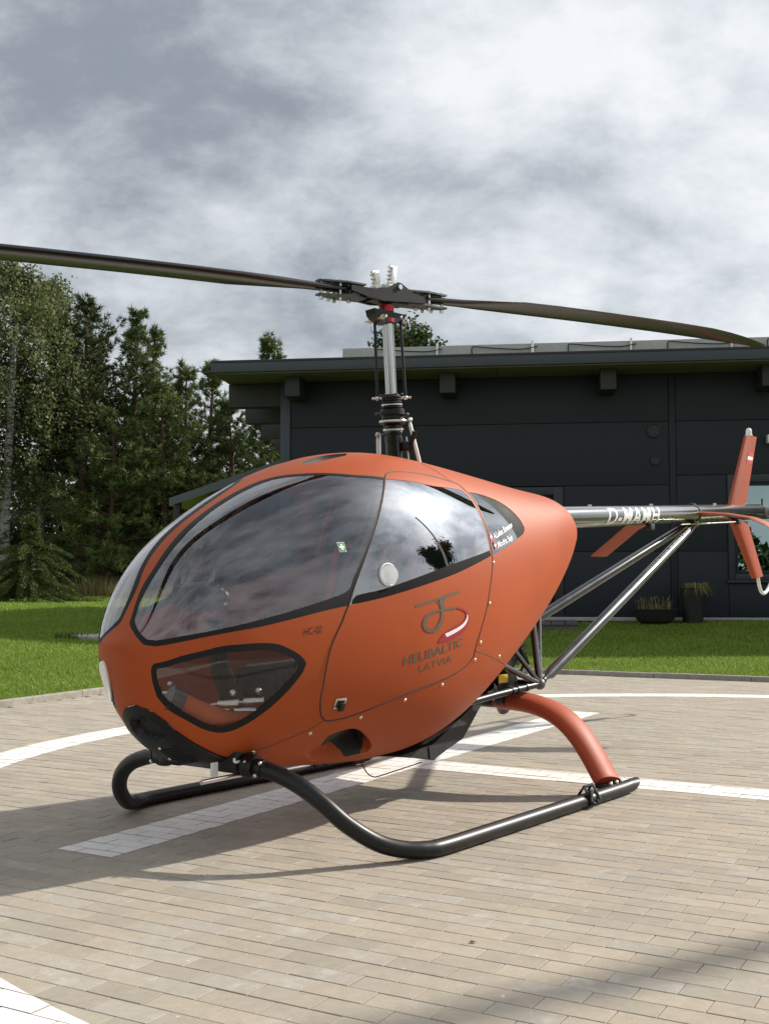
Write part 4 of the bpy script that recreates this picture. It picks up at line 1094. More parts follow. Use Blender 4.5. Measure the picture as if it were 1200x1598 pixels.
# frame of the half surface
xs = np.r_[0, np.linspace(0.012, SX, 118)]; ys = np.linspace(-HP * SY, HP * SY, 60)
allP = np.concatenate([OUT[n] for n in names])
def far_enough(q, d):
    return ((allP - q) ** 2).sum(1).min() > d * d
fr = [(x, ys[0]) for x in xs] + [(SX, y) for y in ys[1:]] + [(x, ys[-1]) for x in xs[::-1][1:]] + [(0.0, y) for y in ys[::-1][1:-1]]
n0 = len(pts); pts += fr; edges += [(n0 + i, n0 + (i + 1) % len(fr)) for i in range(len(fr))]
for x in xs[1:-1]:
    for y in ys[1:-1]:
        if far_enough((x, y), 0.011): pts.append((x, y))
db = OUT['duct']
for x in np.arange(db[:, 0].min(), db[:, 0].max(), 0.0065):
    for y in np.arange(db[:, 1].min(), db[:, 1].max(), 0.0065):
        if inside(OUT['duct_in'], [(x, y)])[0] and far_enough((x, y), 0.0035): pts.append((x + rng.uniform(-.001, .001), y))
for x in np.arange(OUT['intake'][:, 0].min(), OUT['intake'][:, 0].max(), 0.012):
    for y in np.arange(OUT['intake'][:, 1].min() + 0.006, OUT['intake'][:, 1].max(), 0.012):
        if inside(OUT['intake'], [(x, y)])[0] and far_enough((x, y), 0.006): pts.append((x + rng.uniform(-.001, .001), y))
res = delaunay_2d_cdt([Vector(p) for p in pts], edges, [], 0, 1e-6)
uv = np.array([v[:] for v in res[0]]); tri = np.array([f for f in res[2] if len(f) == 3])
cenT = uv[tri].mean(1)
IN = {n: inside(OUT[n], cenT) for n in names}
reg = np.full(len(tri), 'fuselage', dtype=object)
reg[IN['door']] = 'door'
reg[IN['win_out'] & ~IN['door']] = 'seal'
reg[IN['win_in'] & ~IN['door']] = 'side_window'
reg[IN['dwin'] & IN['door']] = 'door_window'
reg[IN['dmask'] & IN['door']] = 'door_mask'
reg[IN['rwin'] & ~IN['door']] = 'rear_window'
reg[IN['rmask'] & ~IN['door']] = 'rear_mask'
reg[IN['chin_out']] = 'chin_seal'; reg[IN['chin_in']] = 'chin_window'
reg[IN['cowl']] = 'chin_cowl'
reg[IN['duct']] = 'duct_wall'; reg[IN['duct_in']] = 'duct_floor'
reg[IN['mouth'] & IN['duct']] = 'duct_mouth'
reg[IN['intake']] = 'intake_wall'; reg[IN['intake_in']] = 'intake_hole'
reg[IN['slot']] = 'slot_wall'; reg[IN['slot_in']] = 'slot_floor'
A_ = uv[:, 0] / SX; TH = uv[:, 1] / SY
P3 = surf(A_, TH); N3 = surf_n(A_, TH)
# recesses
ductP = OUT['duct']; dx0, dx1 = ductP[:, 0].min(), ductP[:, 0].max()
def offs(mask_in, depth): return P3 - N3 * (mask_in * depth)[:, None]
onedge = lambda P: (((uv[:, None, :] - P[None]) ** 2).sum(-1).min(1) < 1e-9)
tf = np.clip((uv[:, 0] - dx0) / (dx1 - dx0), 0, 1)
PD = P3.copy(); inD = inside(OUT['duct_in'], uv) | onedge(OUT['duct_in'])
dist_d = np.sqrt(((uv[:, None, :] - ductP[None]) ** 2).sum(-1).min(1))
sm_ = np.clip(dist_d / 0.024, 0, 1); sm_ = sm_ * sm_ * (3 - 2 * sm_)
PD = PD - N3 * (inside(ductP, uv) * sm_ * (0.006 + 0.115 * tf ** 1.1))[:, None]
inI = inside(OUT['intake_in'], uv) | onedge(OUT['intake_in'])
inI0 = inside(OUT['intake'], uv) & ~inI & ~onedge(OUT['intake'])
PI = P3 + N3 * (0.004 - 0.030 * inI - 0.012 * inI0)[:, None]
inS = inside(OUT['slot_in'], uv) | onedge(OUT['slot_in'])
PS = P3 - N3 * (inS * 0.045)[:, None]
def region(nms, both=True, side=1, shell=0.0, shift=0.0, src=None, custom=True):
    """mesh of the triangles of some regions; side -1 mirrors; both joins the two halves"""
    src = P3 if src is None else src
    sel = np.isin(reg, nms)
    T = tri[sel]
    if not len(T): return None
    ids = np.unique(T); mp = np.full(len(uv), -1); mp[ids] = np.arange(len(ids))
    V = src[ids] + N3[ids] * shift; N = N3[ids]; F = mp[T]
    # outward winding
    fn = np.cross(V[F[:, 1]] - V[F[:, 0]], V[F[:, 2]] - V[F[:, 0]]); flip = (fn * N[F[:, 0]]).sum(1) < 0
    F[flip] = F[flip][:, ::-1]
    def shellify(V, N, F):
        if shell <= 0: return V, N, F
        n = len(V); E = {}
        for f in F:
            for i in range(3):
                a, b = f[i], f[(i + 1) % 3]
                E[(a, b)] = 1
        bd = [(a, b) for a, b in E if (b, a) not in E and not (abs(V[a][1]) < 1e-5 and abs(V[b][1]) < 1e-5)]
        Vi = V - N * shell
        F2 = [f for f in F] + [f[::-1] + n for f in F]
        wv = []; wn_ = []; wf = []
        for a, b in bd:
            k = 2 * n + len(wv)
            d = V[b] - V[a]; nn = np.cross(d, N[a]); nn /= np.linalg.norm(nn) + 1e-12
            wv += [V[a], Vi[a], Vi[b], V[b]]; wn_ += [nn] * 4
            wf += [np.array((k, k + 1, k + 2)), np.array((k, k + 2, k + 3))]
        return np.concatenate([V, Vi, np.array(wv).reshape(-1, 3)]), np.concatenate([N, -N, np.array(wn_).reshape(-1, 3)]), np.array(F2 + wf)
    V, N, F = shellify(V, N, F)
    parts = []
    if both or side == 1: parts.append((V, N, F))
    if both or side == -1:
        m = np.array((1, -1, 1)); parts.append((V * m, N * m, F[:, ::-1]))
    Vs = np.concatenate([p[0] for p in parts]); Ns = np.concatenate([p[1] for p in parts])
    Fs = np.concatenate([p[2] + (0 if i == 0 else len(parts[0][0])) for i, p in enumerate(parts)])
    # drop collapsed faces at the nose
    a, b, c = Vs[Fs[:, 0]], Vs[Fs[:, 1]], Vs[Fs[:, 2]]; ok = np.linalg.norm(np.cross(b - a, c - a), axis=1) > 1e-10
    return mesh_np('m', Vs, Fs[ok], True, Ns if custom else None)
def rlink(name, me, mat, parent=heli):
    me.name = name; return link(name, me, MAT[mat], parent)

fuselage = rlink('fuselage', region(['fuselage'], shell=0.011), 'orange_paint')
for sd in (1, -1):
    o = rlink('air_duct', region(['duct_wall', 'duct_floor'], False, sd, src=PD, custom=False), 'orange_paint', fuselage)
    rlink('duct_mouth', region(['duct_mouth'], False, sd, src=PD, custom=False), 'black_matt', fuselage)  # black colour stands in for the dark inside the duct opening
o = rlink('roof_scoop', region(['slot_wall', 'slot_floor'], src=PS, custom=False), 'black_matt', fuselage)
cap = surf(np.full(24, 1.0), np.linspace(0, 2 * math.pi, 24, endpoint=False)); cv = np.concatenate([cap, cap.mean(0)[None]])
rlink('stern_cap', mesh_np('stern_cap', cv, [(i, (i + 1) % 24, 24) for i in range(24)]), 'orange_paint', fuselage)
def polyline3(poly, off, side=1):
    a, t = poly[:, 0] / SX, poly[:, 1] / SY; Q = surf(a, t) + surf_n(a, t) * off; Q[:, 1] *= side; return [Vector(q) for q in Q]
for sd in (1, -1):
    w = rlink('side_window', region(['side_window'], False, sd, shift=-0.001), 'canopy_glass')
    rlink('window_seal', region(['seal'], False, sd, shift=0.0005), 'seal_rubber', w)
    d = rlink('door', region(['door'], False, sd, shell=0.011), 'orange_paint')
    rlink('door_window', region(['door_window'], False, sd, shift=-0.001), 'door_glass', d)
    rlink('window_border', region(['door_mask'], False, sd, shift=-0.0012), 'border_black', d)
    q = rlink('rear_window', region(['rear_window'], False, sd, shift=-0.002), 'rear_glass')
    rlink('window_border', region(['rear_mask'], False, sd, shift=-0.002), 'border_black', q)
    c = rlink('chin_window', region(['chin_window'], False, sd, shift=-0.001), 'chin_glass')
    rlink('window_seal', region(['chin_seal'], False, sd, shift=0.0005), 'seal_rubber', c)
    # door joint, drawn as a sunk rubber cord
    m = MB(); P = polyline3(OUT['door'], -0.0012, sd); m.tube(P + [P[0]], 0.0036, 6, cap=False); m.build('door_joint', MAT['black_matt'], d)
    for nme in ('seam_low', 'seam_rear', 'seam_roof'):
        m = MB(); P = polyline3(smooth_poly(P2(FEAT[nme]), 0.02, closed=False), -0.0006, sd); m.tube(P, 0.0017, 5, cap=False); m.build('panel_joint', MAT['black_matt'], fuselage)
    # dark pillar behind the glass along the door front
    A1, A2 = smooth_poly(P2(FEAT['pillar_f']), 0.02, closed=False), smooth_poly(P2(FEAT['pillar_r']), 0.02, closed=False)
    k = 26; ra = np.stack([np.interp(np.linspace(0, 1, k), np.linspace(0, 1, len(A1)), A1[:, i]) for i in (0, 1)], 1); rb = np.stack([np.interp(np.linspace(0, 1, k), np.linspace(0, 1, len(A2)), A2[:, i]) for i in (0, 1)], 1)
    V = []
    for off in (-0.030, -0.058):
        for i in range(k):
            for f_ in (0, .33, .66, 1):
                q_ = ra[i] * (1 - f_) + rb[i] * f_; a_, t_ = np.array([q_[0] / SX]), np.array([q_[1] / SY]); v = (surf(a_, t_) + surf_n(a_, t_) * off)[0]; V.append((v[0], v[1] * sd, v[2]))
    F = []
    for l_ in (0, 1):
        for i in range(k - 1):
            for j in range(3): F.append((l_ * 4 * k + i * 4 + j, l_ * 4 * k + i * 4 + j + 1, l_ * 4 * k + (i + 1) * 4 + j + 1, l_ * 4 * k + (i + 1) * 4 + j))
    for i in range(k - 1):
        for j in (0, 3): F.append((i * 4 + j, (i + 1) * 4 + j, 4 * k + (i + 1) * 4 + j, 4 * k + i * 4 + j))
    m = MB(); m.add(V, F, True); m.build('door_pillar', MAT['black_matt'] if sd == 1 else MAT['pillar_lit'], heli)  # far pillar is redder: the light on it is put into its colour
    # screws
    for a_, t_ in FEAT['screws']:
        p = surf(np.array([a_]), np.array([t_]))[0]; n = surf_n(np.array([a_]), np.array([t_]))[0]
        p[1] *= sd; n[1] *= sd
        Mx = Vector(n).to_track_quat('Z', 'Y').to_matrix().to_4x4(); m = MB()
        m.lathe([(0.0085, -0.002), (0.0085, 0.001), (0.006, 0.004), (0.001, 0.005)], 10, Vector(p), Mx); m.build('screw', MAT['brass_screw'], fuselage)
    # door latch
    a_, t_ = FEAT['latch'][0]; p = surf(np.array([a_]), np.array([t_]))[0]; n = surf_n(np.array([a_]), np.array([t_]))[0]; p[1] *= sd; n[1] *= sd
    Mx = Matrix.Translation(p) @ Vector(n).to_track_quat('Z', 'Y').to_matrix().to_4x4()
    m = MB(); m.box((-0.028, -0.022, -0.004), (0.028, 0.022, 0.004), 0.003, Mx); h_ = m.build('latch', MAT['steel'], d)
    m = MB(); m.box((-0.019, -0.015, 0.004), (0.019, 0.015, 0.007), 0.001, Mx); m.box((-0.004, -0.03, 0.006), (0.022, 0.004, 0.012), 0.002, Mx); m.build('latch_lever', MAT['black_satin'], h_)
    # round air vent in the door window
    a_, t_ = FEAT['vent'][0]; p = surf(np.array([a_]), np.array([t_]))[0]; n = surf_n(np.array([a_]), np.array([t_]))[0]; p[1] *= sd; n[1] *= sd
    Mx = Vector(n).to_track_quat('Z', 'Y').to_matrix().to_4x4()
    m = MB(); m.lathe([(0.047, -0.004), (0.047, 0.006), (0.043, 0.009), (0.039, 0.005), (0.039, -0.004)], 28, Vector(p), Mx); v_ = m.build('air_vent', MAT['clear_ring'], d)
    m = MB(); Mt = Mx @ Matrix.Rotation(R(-14), 4, 'Y'); m.lathe([(0.038, -0.002), (0.038, 0.002), (0.002, 0.004)], 26, Vector(p) + Vector(n) * 0.011, Mt); m.build('vent_flap', MAT['clear_ring'], v_)
# chin cowl with intake and grille
cowl = rlink('chin_cowl', region(['chin_cowl'], shift=0.004), 'black_satin')
def sp(a, t, off=0.0, side=1):
    p = surf(np.array([a]), np.array([t]))[0] + surf_n(np.array([a]), np.array([t]))[0] * off; p[1] *= side; return Vector(p)
def patch(poly, off, name, mat, parent, thick=0.006, mirror=False, inner=None):
    """thin raised piece following the surface; poly given in (a, theta), may cross the centre line"""
    P = np.array(poly)
    V = []; F = []; n = len(P); c = P.mean(0); ring = [1.0, 0.66, 0.33]
    def at_(a, t, o):
        sd = 1
        if t < -HP: t = -math.pi - t; sd = -1
        return sp(a, t, o, sd)
    for s in ring:
        for q in P: V.append(at_(*(c + (q - c) * s), off))
    V.append(at_(*c, off)); k = len(V)
    for q in P: V.append(at_(*q, off - thick))
    for r_ in range(2):
        for i in range(n): F.append((r_ * n + i, r_ * n + (i + 1) % n, (r_ + 1) * n + (i + 1) % n, (r_ + 1) * n + i))
    for i in range(n): F.append((2 * n + i, 2 * n + (i + 1) % n, k - 1)); F.append((i, k + i, k + (i + 1) % n, (i + 1) % n))
    m = MB(); m.add(V, F, False); return m.build(name, MAT[mat], parent)
rlink('intake', region(['intake_wall'], src=PI, custom=False), 'black_satin', cowl)
rlink('intake_hole', region(['intake_hole'], src=PI, custom=False), 'black_matt', cowl)
grP = FEAT['grille']
gp = patch(grP, 0.006, 'grille', 'black_matt', cowl)
m = MB()
for k in range(9):
    f = (k + .5) / 9; a = 0.166 + 0.045 * f; m.tube([sp(a, -HP + 0.02, 0.009), sp(a, -1.42, 0.009), sp(a, -1.27, 0.009)], 0.002, 4)
m.build('grille_bar', MAT['black_satin'], gp)
for a, t in ((0.163, -HP + 0.06), (0.190, -HP + 0.02)):
    m = MB(); m.ball(sp(a, t, 0.008), 0.007, 5); m.build('bolt', MAT['steel'], cowl)
# landing light on the far side of the nose
lt = []
for k in range(20):
    an = 2 * math.pi * k / 20; lt.append((0.100 + 0.034 * math.cos(an), R(-141) + R(14) * math.sin(an)))
ll = patch(lt, 0.007, 'landing_light', 'lamp_lens', heli, 0.012)

# ---- decals: flat print laid on the hull
def side_pt(s, z, side=1, off=0.0012):
    lo, hi = 0.0, 1.0
    for _ in range(40):
        mid = (lo + hi) / 2
        if S_of(mid) > s: lo = mid
        else: hi = mid
    a = (lo + hi) / 2; t0, t1 = -HP, HP
    for _ in range(40):
        tm = (t0 + t1) / 2
        if surf(np.array([a]), np.array([tm]))[0][2] < z: t0 = tm
        else: t1 = tm
    return sp(a, (t0 + t1) / 2, off, side)
def sz(key, i): q = surf(np.array([FEAT[key][i][0]]), np.array([FEAT[key][i][1]]))[0]; return np.array((q[0], q[2]))
def frame3(p0, px_, py_, w, h):
    """2-D frame on the side of the hull: origin, unit axes for an area w x h"""
    return p0, (px_ - p0) / w, (py_ - p0) / h
def decal(name, polys, frm, mat, parent, off=0.0012, side=1):
    o_, ex, ey = frm; V = []; F = []
    for V2, F2 in polys:
        n0 = len(V)
        for x, y in V2: q = o_ + ex * x + ey * y; V.append(side_pt(q[0], q[1], side, off))
        F += [tuple(i + n0 for i in f) for f in F2]
    m = MB(); m.add(V, F); me = m.mesh(name)
    return link(name, me, MAT[mat], parent)
def text_poly(txt, shear=0.0, spacing=1.0, bold=0.0):
    cu = bpy.data.curves.new('txt', 'FONT'); cu.body = txt; cu.size = 1.0; cu.shear = shear; cu.space_character = spacing; cu.resolution_u = 3; cu.offset = bold
    ob = bpy.data.objects.new('txt', cu); COL.objects.link(ob); dg = bpy.context.evaluated_depsgraph_get()
    me = ob.evaluated_get(dg).to_mesh(); bm = bmesh.new(); bm.from_mesh(me); bmesh.ops.triangulate(bm, faces=bm.faces[:])
    bmesh.ops.remove_doubles(bm, verts=bm.verts[:], dist=1e-5)
    for _ in range(4):
        long_ = [e for e in bm.edges if e.calc_length() > 0.14]
        if not long_: break
        bmesh.ops.subdivide_edges(bm, edges=long_, cuts=1); bmesh.ops.triangulate(bm, faces=bm.faces[:])
    bm.verts.index_update(); V = np.array([(v.co.x, v.co.y) for v in bm.verts]); F = [[v.index for v in f.verts] for f in bm.faces]
    bm.free(); ob.evaluated_get(dg).to_mesh_clear(); bpy.data.objects.remove(ob); bpy.data.curves.remove(cu)
    V[:, 0] -= V[:, 0].min(); return V, F, V[:, 0].max(), V[:, 1].max()
doors = [o for o in heli.children if o.name.startswith('door') and o.name.split('.')[0] == 'door']
for sd, dd in zip((1, -1), doors):
    for txt, key, b_ in (('HELIBALTIC', 'heli', 0.012), ('LATVIA', 'lat', -0.002)):
        V, F, w, h = text_poly(txt, 0, 1.03, b_)
        if sd == -1: V = V * np.array((-1, 1)) + np.array((w, 0))
        decal('lettering', [(V, F)], frame3(sz(key, 0), sz(key, 1), sz(key, 2), w, h), 'grey_print', dd, side=sd)
V, F, w, h = text_poly('HC-02', 0, 1.0, 0.0)
decal('lettering', [(V, F)], frame3(sz('hc', 0), sz('hc', 1), sz('hc', 2), w, h), 'black_print', fuselage)
# helicopter emblem, drawn in a 160 x 170 field (pixels of the enlarged photograph / 7.5)
def strip2(c, w):
    c = np.array(c, float); w = np.array(w, float); t = np.gradient(c, axis=0); t /= np.hypot(t[:, 0], t[:, 1])[:, None]; n = np.stack([-t[:, 1], t[:, 0]], 1)
    V = np.concatenate([c + n * w[:, None] / 2, c - n * w[:, None] / 2]); k = len(c)
    return V, [(i, i + 1, k + i + 1, k + i) for i in range(k - 1)]
def crv(P, w, sub=6):
    P = np.array(P, float); n = len(P); o_ = []; ww = []
    for i in range(n - 1):
        a, b, c, d = P[max(i - 1, 0)], P[i], P[i + 1], P[min(i + 2, n - 1)]
        for k in range(sub):
            t = k / sub; o_.append(0.5 * (2 * b + (c - a) * t + (2 * a - 5 * b + 4 * c - d) * t * t + (3 * b - a - 3 * c + d) * t ** 3)); ww.append(w[i] * (1 - t) + w[i + 1] * t)
    o_.append(P[-1]); ww.append(w[-1]); return strip2(o_, ww)
px0 = lambda L_: [(x / 7.5 , y / 7.5) for x, y in L_]
grey = [crv(px0([(245, 342), (360, 300), (500, 252), (640, 205), (755, 168)]), [3.2, 3.4, 3.6, 3.6, 3.2], 4),
        crv(px0([(460, 285), (490, 310), (505, 350), (508, 400)]), [0.6, 2.4, 4.0, 4.2], 4), crv(px0([(590, 235), (545, 270), (525, 320), (515, 390)]), [0.6, 3.0, 4.0, 4.0], 4), crv(px0([(525, 262), (515, 310), (512, 400), (495, 480), (465, 550), (425, 605), (375, 625), (330, 610), (310, 560), (325, 490), (370, 435), (440, 400), (520, 380), (600, 365), (665, 358)]),
            [9.5, 5.0, 4.2, 4.4, 4.8, 5.2, 5.4, 5.2, 4.8, 4.4, 4.0, 3.6, 3.2, 3.0, 2.8], 6)]
red = [crv(px0([(685, 358), (730, 365), (775, 390), (797, 425), (795, 465), (760, 530), (690, 595), (610, 645), (520, 700), (440, 758)]), [3.0, 3.2, 3.4, 4.2, 5.5, 10, 14, 15, 12, 0.4], 6)]
white = [crv(px0([(797, 432), (788, 480), (745, 540), (680, 590), (600, 635), (520, 675)]), [1.0, 2.2, 3.6, 4.6, 5.2, 5.6], 5)]
def bil(key):
    """the emblem field follows the skewed quadrilateral of the door side"""
    q = [sz(key, i) for i in range(4)]
    def f(x, y): u, v = x / 160.0, y / 170.0; return q[0] * (1 - u) * (1 - v) + q[1] * u * (1 - v) + q[2] * (1 - u) * v + q[3] * u * v
    return f
f_ = bil('logo')
def emblem(name, polys, mat, sd, off, parent):
    V = []; F = []
    for V2, F2 in polys:
        n0 = len(V)
        for x, y in V2: q = f_(x, y); V.append(side_pt(q[0], q[1], sd, off))
        F += [tuple(i + n0 for i in t) for t in F2]
    m = MB(); m.add(V, F); m.build(name, MAT[mat], parent)
for sd, dd in zip((1, -1), doors):
    for i, g1 in enumerate(grey): emblem('emblem', [g1], 'grey_print', sd, 0.0012 + i * 0.0003, dd)
    emblem('emblem', red, 'red_print', sd, 0.0024, dd); emblem('emblem', white, 'white_print', sd, 0.0032, dd)
# pilot names and flags on the rear window
rws = [o for o in heli.children if o.name.split('.')[0] == 'rear_window']
for key0, txt in ((0, 'A.Lekse Simonov'), (3, 'Modris Sejs')):
    o0 = sz('names', key0); e1 = sz('names', 1) if key0 == 0 else sz('names', 4)
    up = sz('names', 2) - sz('names', 0)
    V, F, w, h = text_poly(txt, 0.1, 0.92, 0.012); ux = (e1 - o0) / w; hgt = 0.026
    uy = up / np.hypot(*up) * hgt / h
    decal('lettering', [(V, F)], (o0, ux, uy), 'white_print', rws[0], 0.0015)
    L_ = np.hypot(*(e1 - o0)); ex = (e1 - o0) / L_; ey = up / np.hypot(*up); b0 = o0 - ex * 0.034
    for j, mt in enumerate(('flag_red', 'white_print', 'flag_red')):
        q0 = b0 + ey * (0.011 * (2 - j)); Vq = [(0, 0), (0.024, 0), (0.024, 0.0108), (0, 0.0108)]
        decal('flag_stripe', [(Vq, [(0, 1, 2, 3)])], (q0, ex, ey), mt, rws[0], 0.0015)
# first aid sign inside the near side window
q = sz('cross', 0); ex = np.array((-1.0, 0.06)); ey = np.array((0.02, 1.0))
sw = [o for o in heli.children if o.name.split('.')[0] == 'side_window'][0]
fa = decal('first_aid_sign', [([(-.017, -.019), (.017, -.019), (.017, .019), (-.017, .019)], [(0, 1, 2, 3)])], (q, ex, ey), 'white_print', sw, 0.001)
decal('sign_field', [([(-.0155, -.0175), (.0155, -.0175), (.0155, .0175), (-.0155, .0175)], [(0, 1, 2, 3)])], (q, ex, ey), 'green_print', sw, 0.0018)
decal('sign_cross', [([(-.004, -.012), (.004, -.012), (.004, .012), (-.004, .012)], [(0, 1, 2, 3)]), ([(-.0115, -.004), (-.0042, -.004), (-.0042, .004), (-.0115, .004)], [(0, 1, 2, 3)]), ([(.0042, -.004), (.0115, -.004), (.0115, .004), (.0042, .004)], [(0, 1, 2, 3)])], (q, ex, ey), 'white_print', sw, 0.0026)

# ---- cabin
m = MB(); fl = [(1.40, 0.46), (1.0, 0.47), (0.3, 0.47), (-0.25, 0.48)]
V = []
for s_, z_ in fl:
    a = next(k for k in np.linspace(0, 1, 2000) if S_of(k) <= s_)
    tt = np.linspace(-HP, 0, 200); Q = surf(np.full(200, a), tt); w_ = np.interp(z_, Q[:, 2], Q[:, 1]) - 0.075
    V += [(s_, w_, z_), (s_, -w_, z_), (s_, -w_ * .9, z_ - .03), (s_, w_ * .9, z_ - .03)]
F = [(4 * i + k, 4 * i + (k + 1) % 4, 4 * i + 4 + (k + 1) % 4, 4 * i + 4 + k) for i in range(3) for k in range(4)] + [(0, 1, 2, 3), (15, 14, 13, 12)]
m.add(V, F); m.build('cabin_floor', MAT['cabin_floor'], heli)
m = MB(); bk = []
a = next(k for k in np.linspace(0, 1, 2000) if S_of(k) <= -0.32)
rg = surf(np.full(40, a), np.linspace(0, 2 * math.pi, 40, endpoint=False)); c = rg.mean(0); rg = c + (rg - c) * 0.965
m.add([tuple(p) for p in rg] + [tuple(p - np.array((0.03, 0, 0))) for p in rg], [tuple(range(40)), tuple(range(79, 39, -1))] + [(i, 40 + i, 40 + (i + 1) % 40, (i + 1) % 40) for i in range(40)])
m.build('cabin_bulkhead', MAT['black_matt'], heli)
for sd in (1, -1):
    s_ = empty('seat', (0, 0, 0), 0, heli)
    y0 = 0.235 * sd
    m = MB(); m.box((0.05, y0 - 0.205, 0.50), (0.62, y0 + 0.205, 0.64), 0.05); m.build('cushion', MAT['seat_fabric'], s_)
    m = MB(); Mx = Matrix.Translation((0.06, y0, 0.60)) @ Matrix.Rotation(R(-16), 4, 'Y')
    m.box((-0.06, -0.20, 0.0), (0.055, 0.20, 0.62), 0.05, Mx); m.build('backrest', MAT['seat_red'], s_)
    m = MB(); m.box((0.03, -0.13, 0.06), (0.075, 0.13, 0.58), 0.03, Mx); m.box((-0.05, -0.11, 0.62), (0.04, 0.11, 0.74), 0.035, Mx); m.build('back_pad', MAT['seat_fabric'], s_)
    m = MB(); m.box((0.10, y0 - 0.11, 0.455), (0.52, y0 + 0.07 * (1 if sd > 0 else 1.0), 0.498), 0.01); m.build('seat_base', MAT['black_matt'], s_)
# instrument pod on a slim column, cyclic stick
m = MB(); m.tube([(0.98, -0.06, 0.47), (1.08, -0.06, 0.66), (1.12, -0.05, 0.86)], [0.05, 0.04, 0.035], 12); m.build('console_column', MAT['black_satin'], heli)
m = MB(); Mx = Matrix.Translation((1.16, -0.1, 0.95)) @ Matrix.Rotation(R(18), 4, 'Y'); m.box((-0.035, -0.10, -0.055), (0.035, 0.10, 0.055), 0.022, Mx); pod = m.build('instrument_pod', MAT['black_matt'], heli)
for y in (-0.07, 0.0, 0.07):
    for z in (-0.02,):
        m = MB(); m.lathe([(0.034, 0), (0.034, 0.008), (0.028, 0.01), (0.027, 0.004), (0.001, 0.004)], 18, Mx @ Vector((-0.05, y, z)), (Matrix.Rotation(R(18), 4, 'Y') @ Matrix.Rotation(R(-90), 4, 'Y'))); m.build('gauge', MAT['steel'], pod)
m = MB(); m.tube([(0.72, 0.0, 0.37), (0.74, 0.0, 0.55), (0.68, 0.0, 0.78), (0.66, 0.0, 0.90)], 0.012, 10, sub=4); m.tube([(0.66, -0.2, 0.86), (0.66, 0.2, 0.86)], 0.012, 10); m.build('control_stick', MAT['black_satin'], heli)
# tunnel and pedals seen through the chin window
m = MB(); m.tube([(1.50, 0.12, 0.585), (1.40, 0.17, 0.525), (1.28, 0.21, 0.485), (1.10, 0.22, 0.48)], [0.042, 0.048, 0.048, 0.03], 14, sub=4); m.build('heater_duct', MAT['orange_paint'], heli)
m = MB(); m.tube([(1.515, 0.115, 0.592), (1.475, 0.135, 0.570)], 0.050, 16); m.build('duct_flange', MAT['carbon_grey'], heli)
for x, y in ((1.20, 0.24), (1.315, 0.22), (1.20, -0.24), (1.315, -0.22)):
    m = MB(); m.tube([(x + .02, y - 0.035, 0.56), (x - .02, y + 0.03, 0.565)], 0.014, 10); m.tube([(x + .035, y - 0.06, 0.555), (x + .02, y - 0.035, 0.56)], 0.007, 8); m.tube([(x, y, 0.56), (x - 0.06, y, 0.47)], 0.008, 8); m.ball((x - 0.02, y, 0.60), 0.013, 5); m.build('pedal', MAT['steel'], heli)
m = MB(); m.tube([(1.28, -0.25, 0.50), (1.05, 0.0, 0.50), (0.85, 0.28, 0.50)], 0.012, 8); m.build('pedal_rod', MAT['steel'], heli)

# ---- rotor mast
TILT = math.atan2(0.068 - 0.003, 2.345 - 1.593)
mast = empty('rotor_mast', (0.003, 0, 1.593), 0, heli); mast.rotation_euler = (0, TILT, 0)      # local z along the mast
m = MB(); m.lathe([(0.040, -0.10), (0.040, 0.075), (0.043, 0.078), (0.043, 0.098), (0.040, 0.10), (0.040, 0.135), (0.046, 0.137), (0.046, 0.147), (0.036, 0.150), (0.036, 0.16)], 24); m.build('gearbox_neck', MAT['black_gloss'], mast)
m = MB(); m.lathe([(0.027, 0.15), (0.027, 0.60), (0.028, 0.66)], 24); m.build('mast_tube', MAT['mast_steel'], mast)
m = MB(); m.lathe([(0.045, 0.155), (0.062, 0.165), (0.064, 0.178), (0.052, 0.186), (0.052, 0.20), (0.058, 0.205), (0.058, 0.228), (0.046, 0.235)], 28); m.build('swashplate', MAT['black_satin'], mast)
m = MB(); m.lathe([(0.0645, 0.168), (0.0665, 0.171), (0.0665, 0.176), (0.0645, 0.179)], 28); m.lathe([(0.047, 0.128), (0.049, 0.130), (0.049, 0.137), (0.047, 0.139)], 28); m.lathe([(0.0485, 0.247), (0.0505, 0.249), (0.0505, 0.254), (0.0485, 0.256)], 28); m.build('swashplate_ring', MAT['steel'], mast)
pr = [(0.040, 0.235)]
for k in range(5): z = 0.236 + 0.012 * k; pr += [(0.048, z + .003), (0.048, z + .006), (0.041, z + .010)]
pr += [(0.040, 0.30), (0.03, 0.302)]
m = MB(); m.lathe(pr, 28); m.build('rubber_boot', MAT['black_matt'], mast)
for an in (127 + 12, 307 + 12):
    c_, s_ = math.cos(R(an)), math.sin(R(an))
    m = MB(); m.tube([(0.068 * c_, 0.068 * s_, 0.29), (0.062 * c_, 0.062 * s_, 0.655)], 0.0068, 10); l_ = m.build('pitch_link', MAT['black_satin'], mast)
    m = MB(); m.ball((0.062 * c_, 0.062 * s_, 0.665), 0.012, 6); m.ball((0.068 * c_, 0.068 * s_, 0.285), 0.011, 6); m.tube([(0.040 * c_, 0.040 * s_, 0.285), (0.095 * c_, 0.095 * s_, 0.285)], 0.006, 8); m.build('rod_end', MAT['steel'], l_)
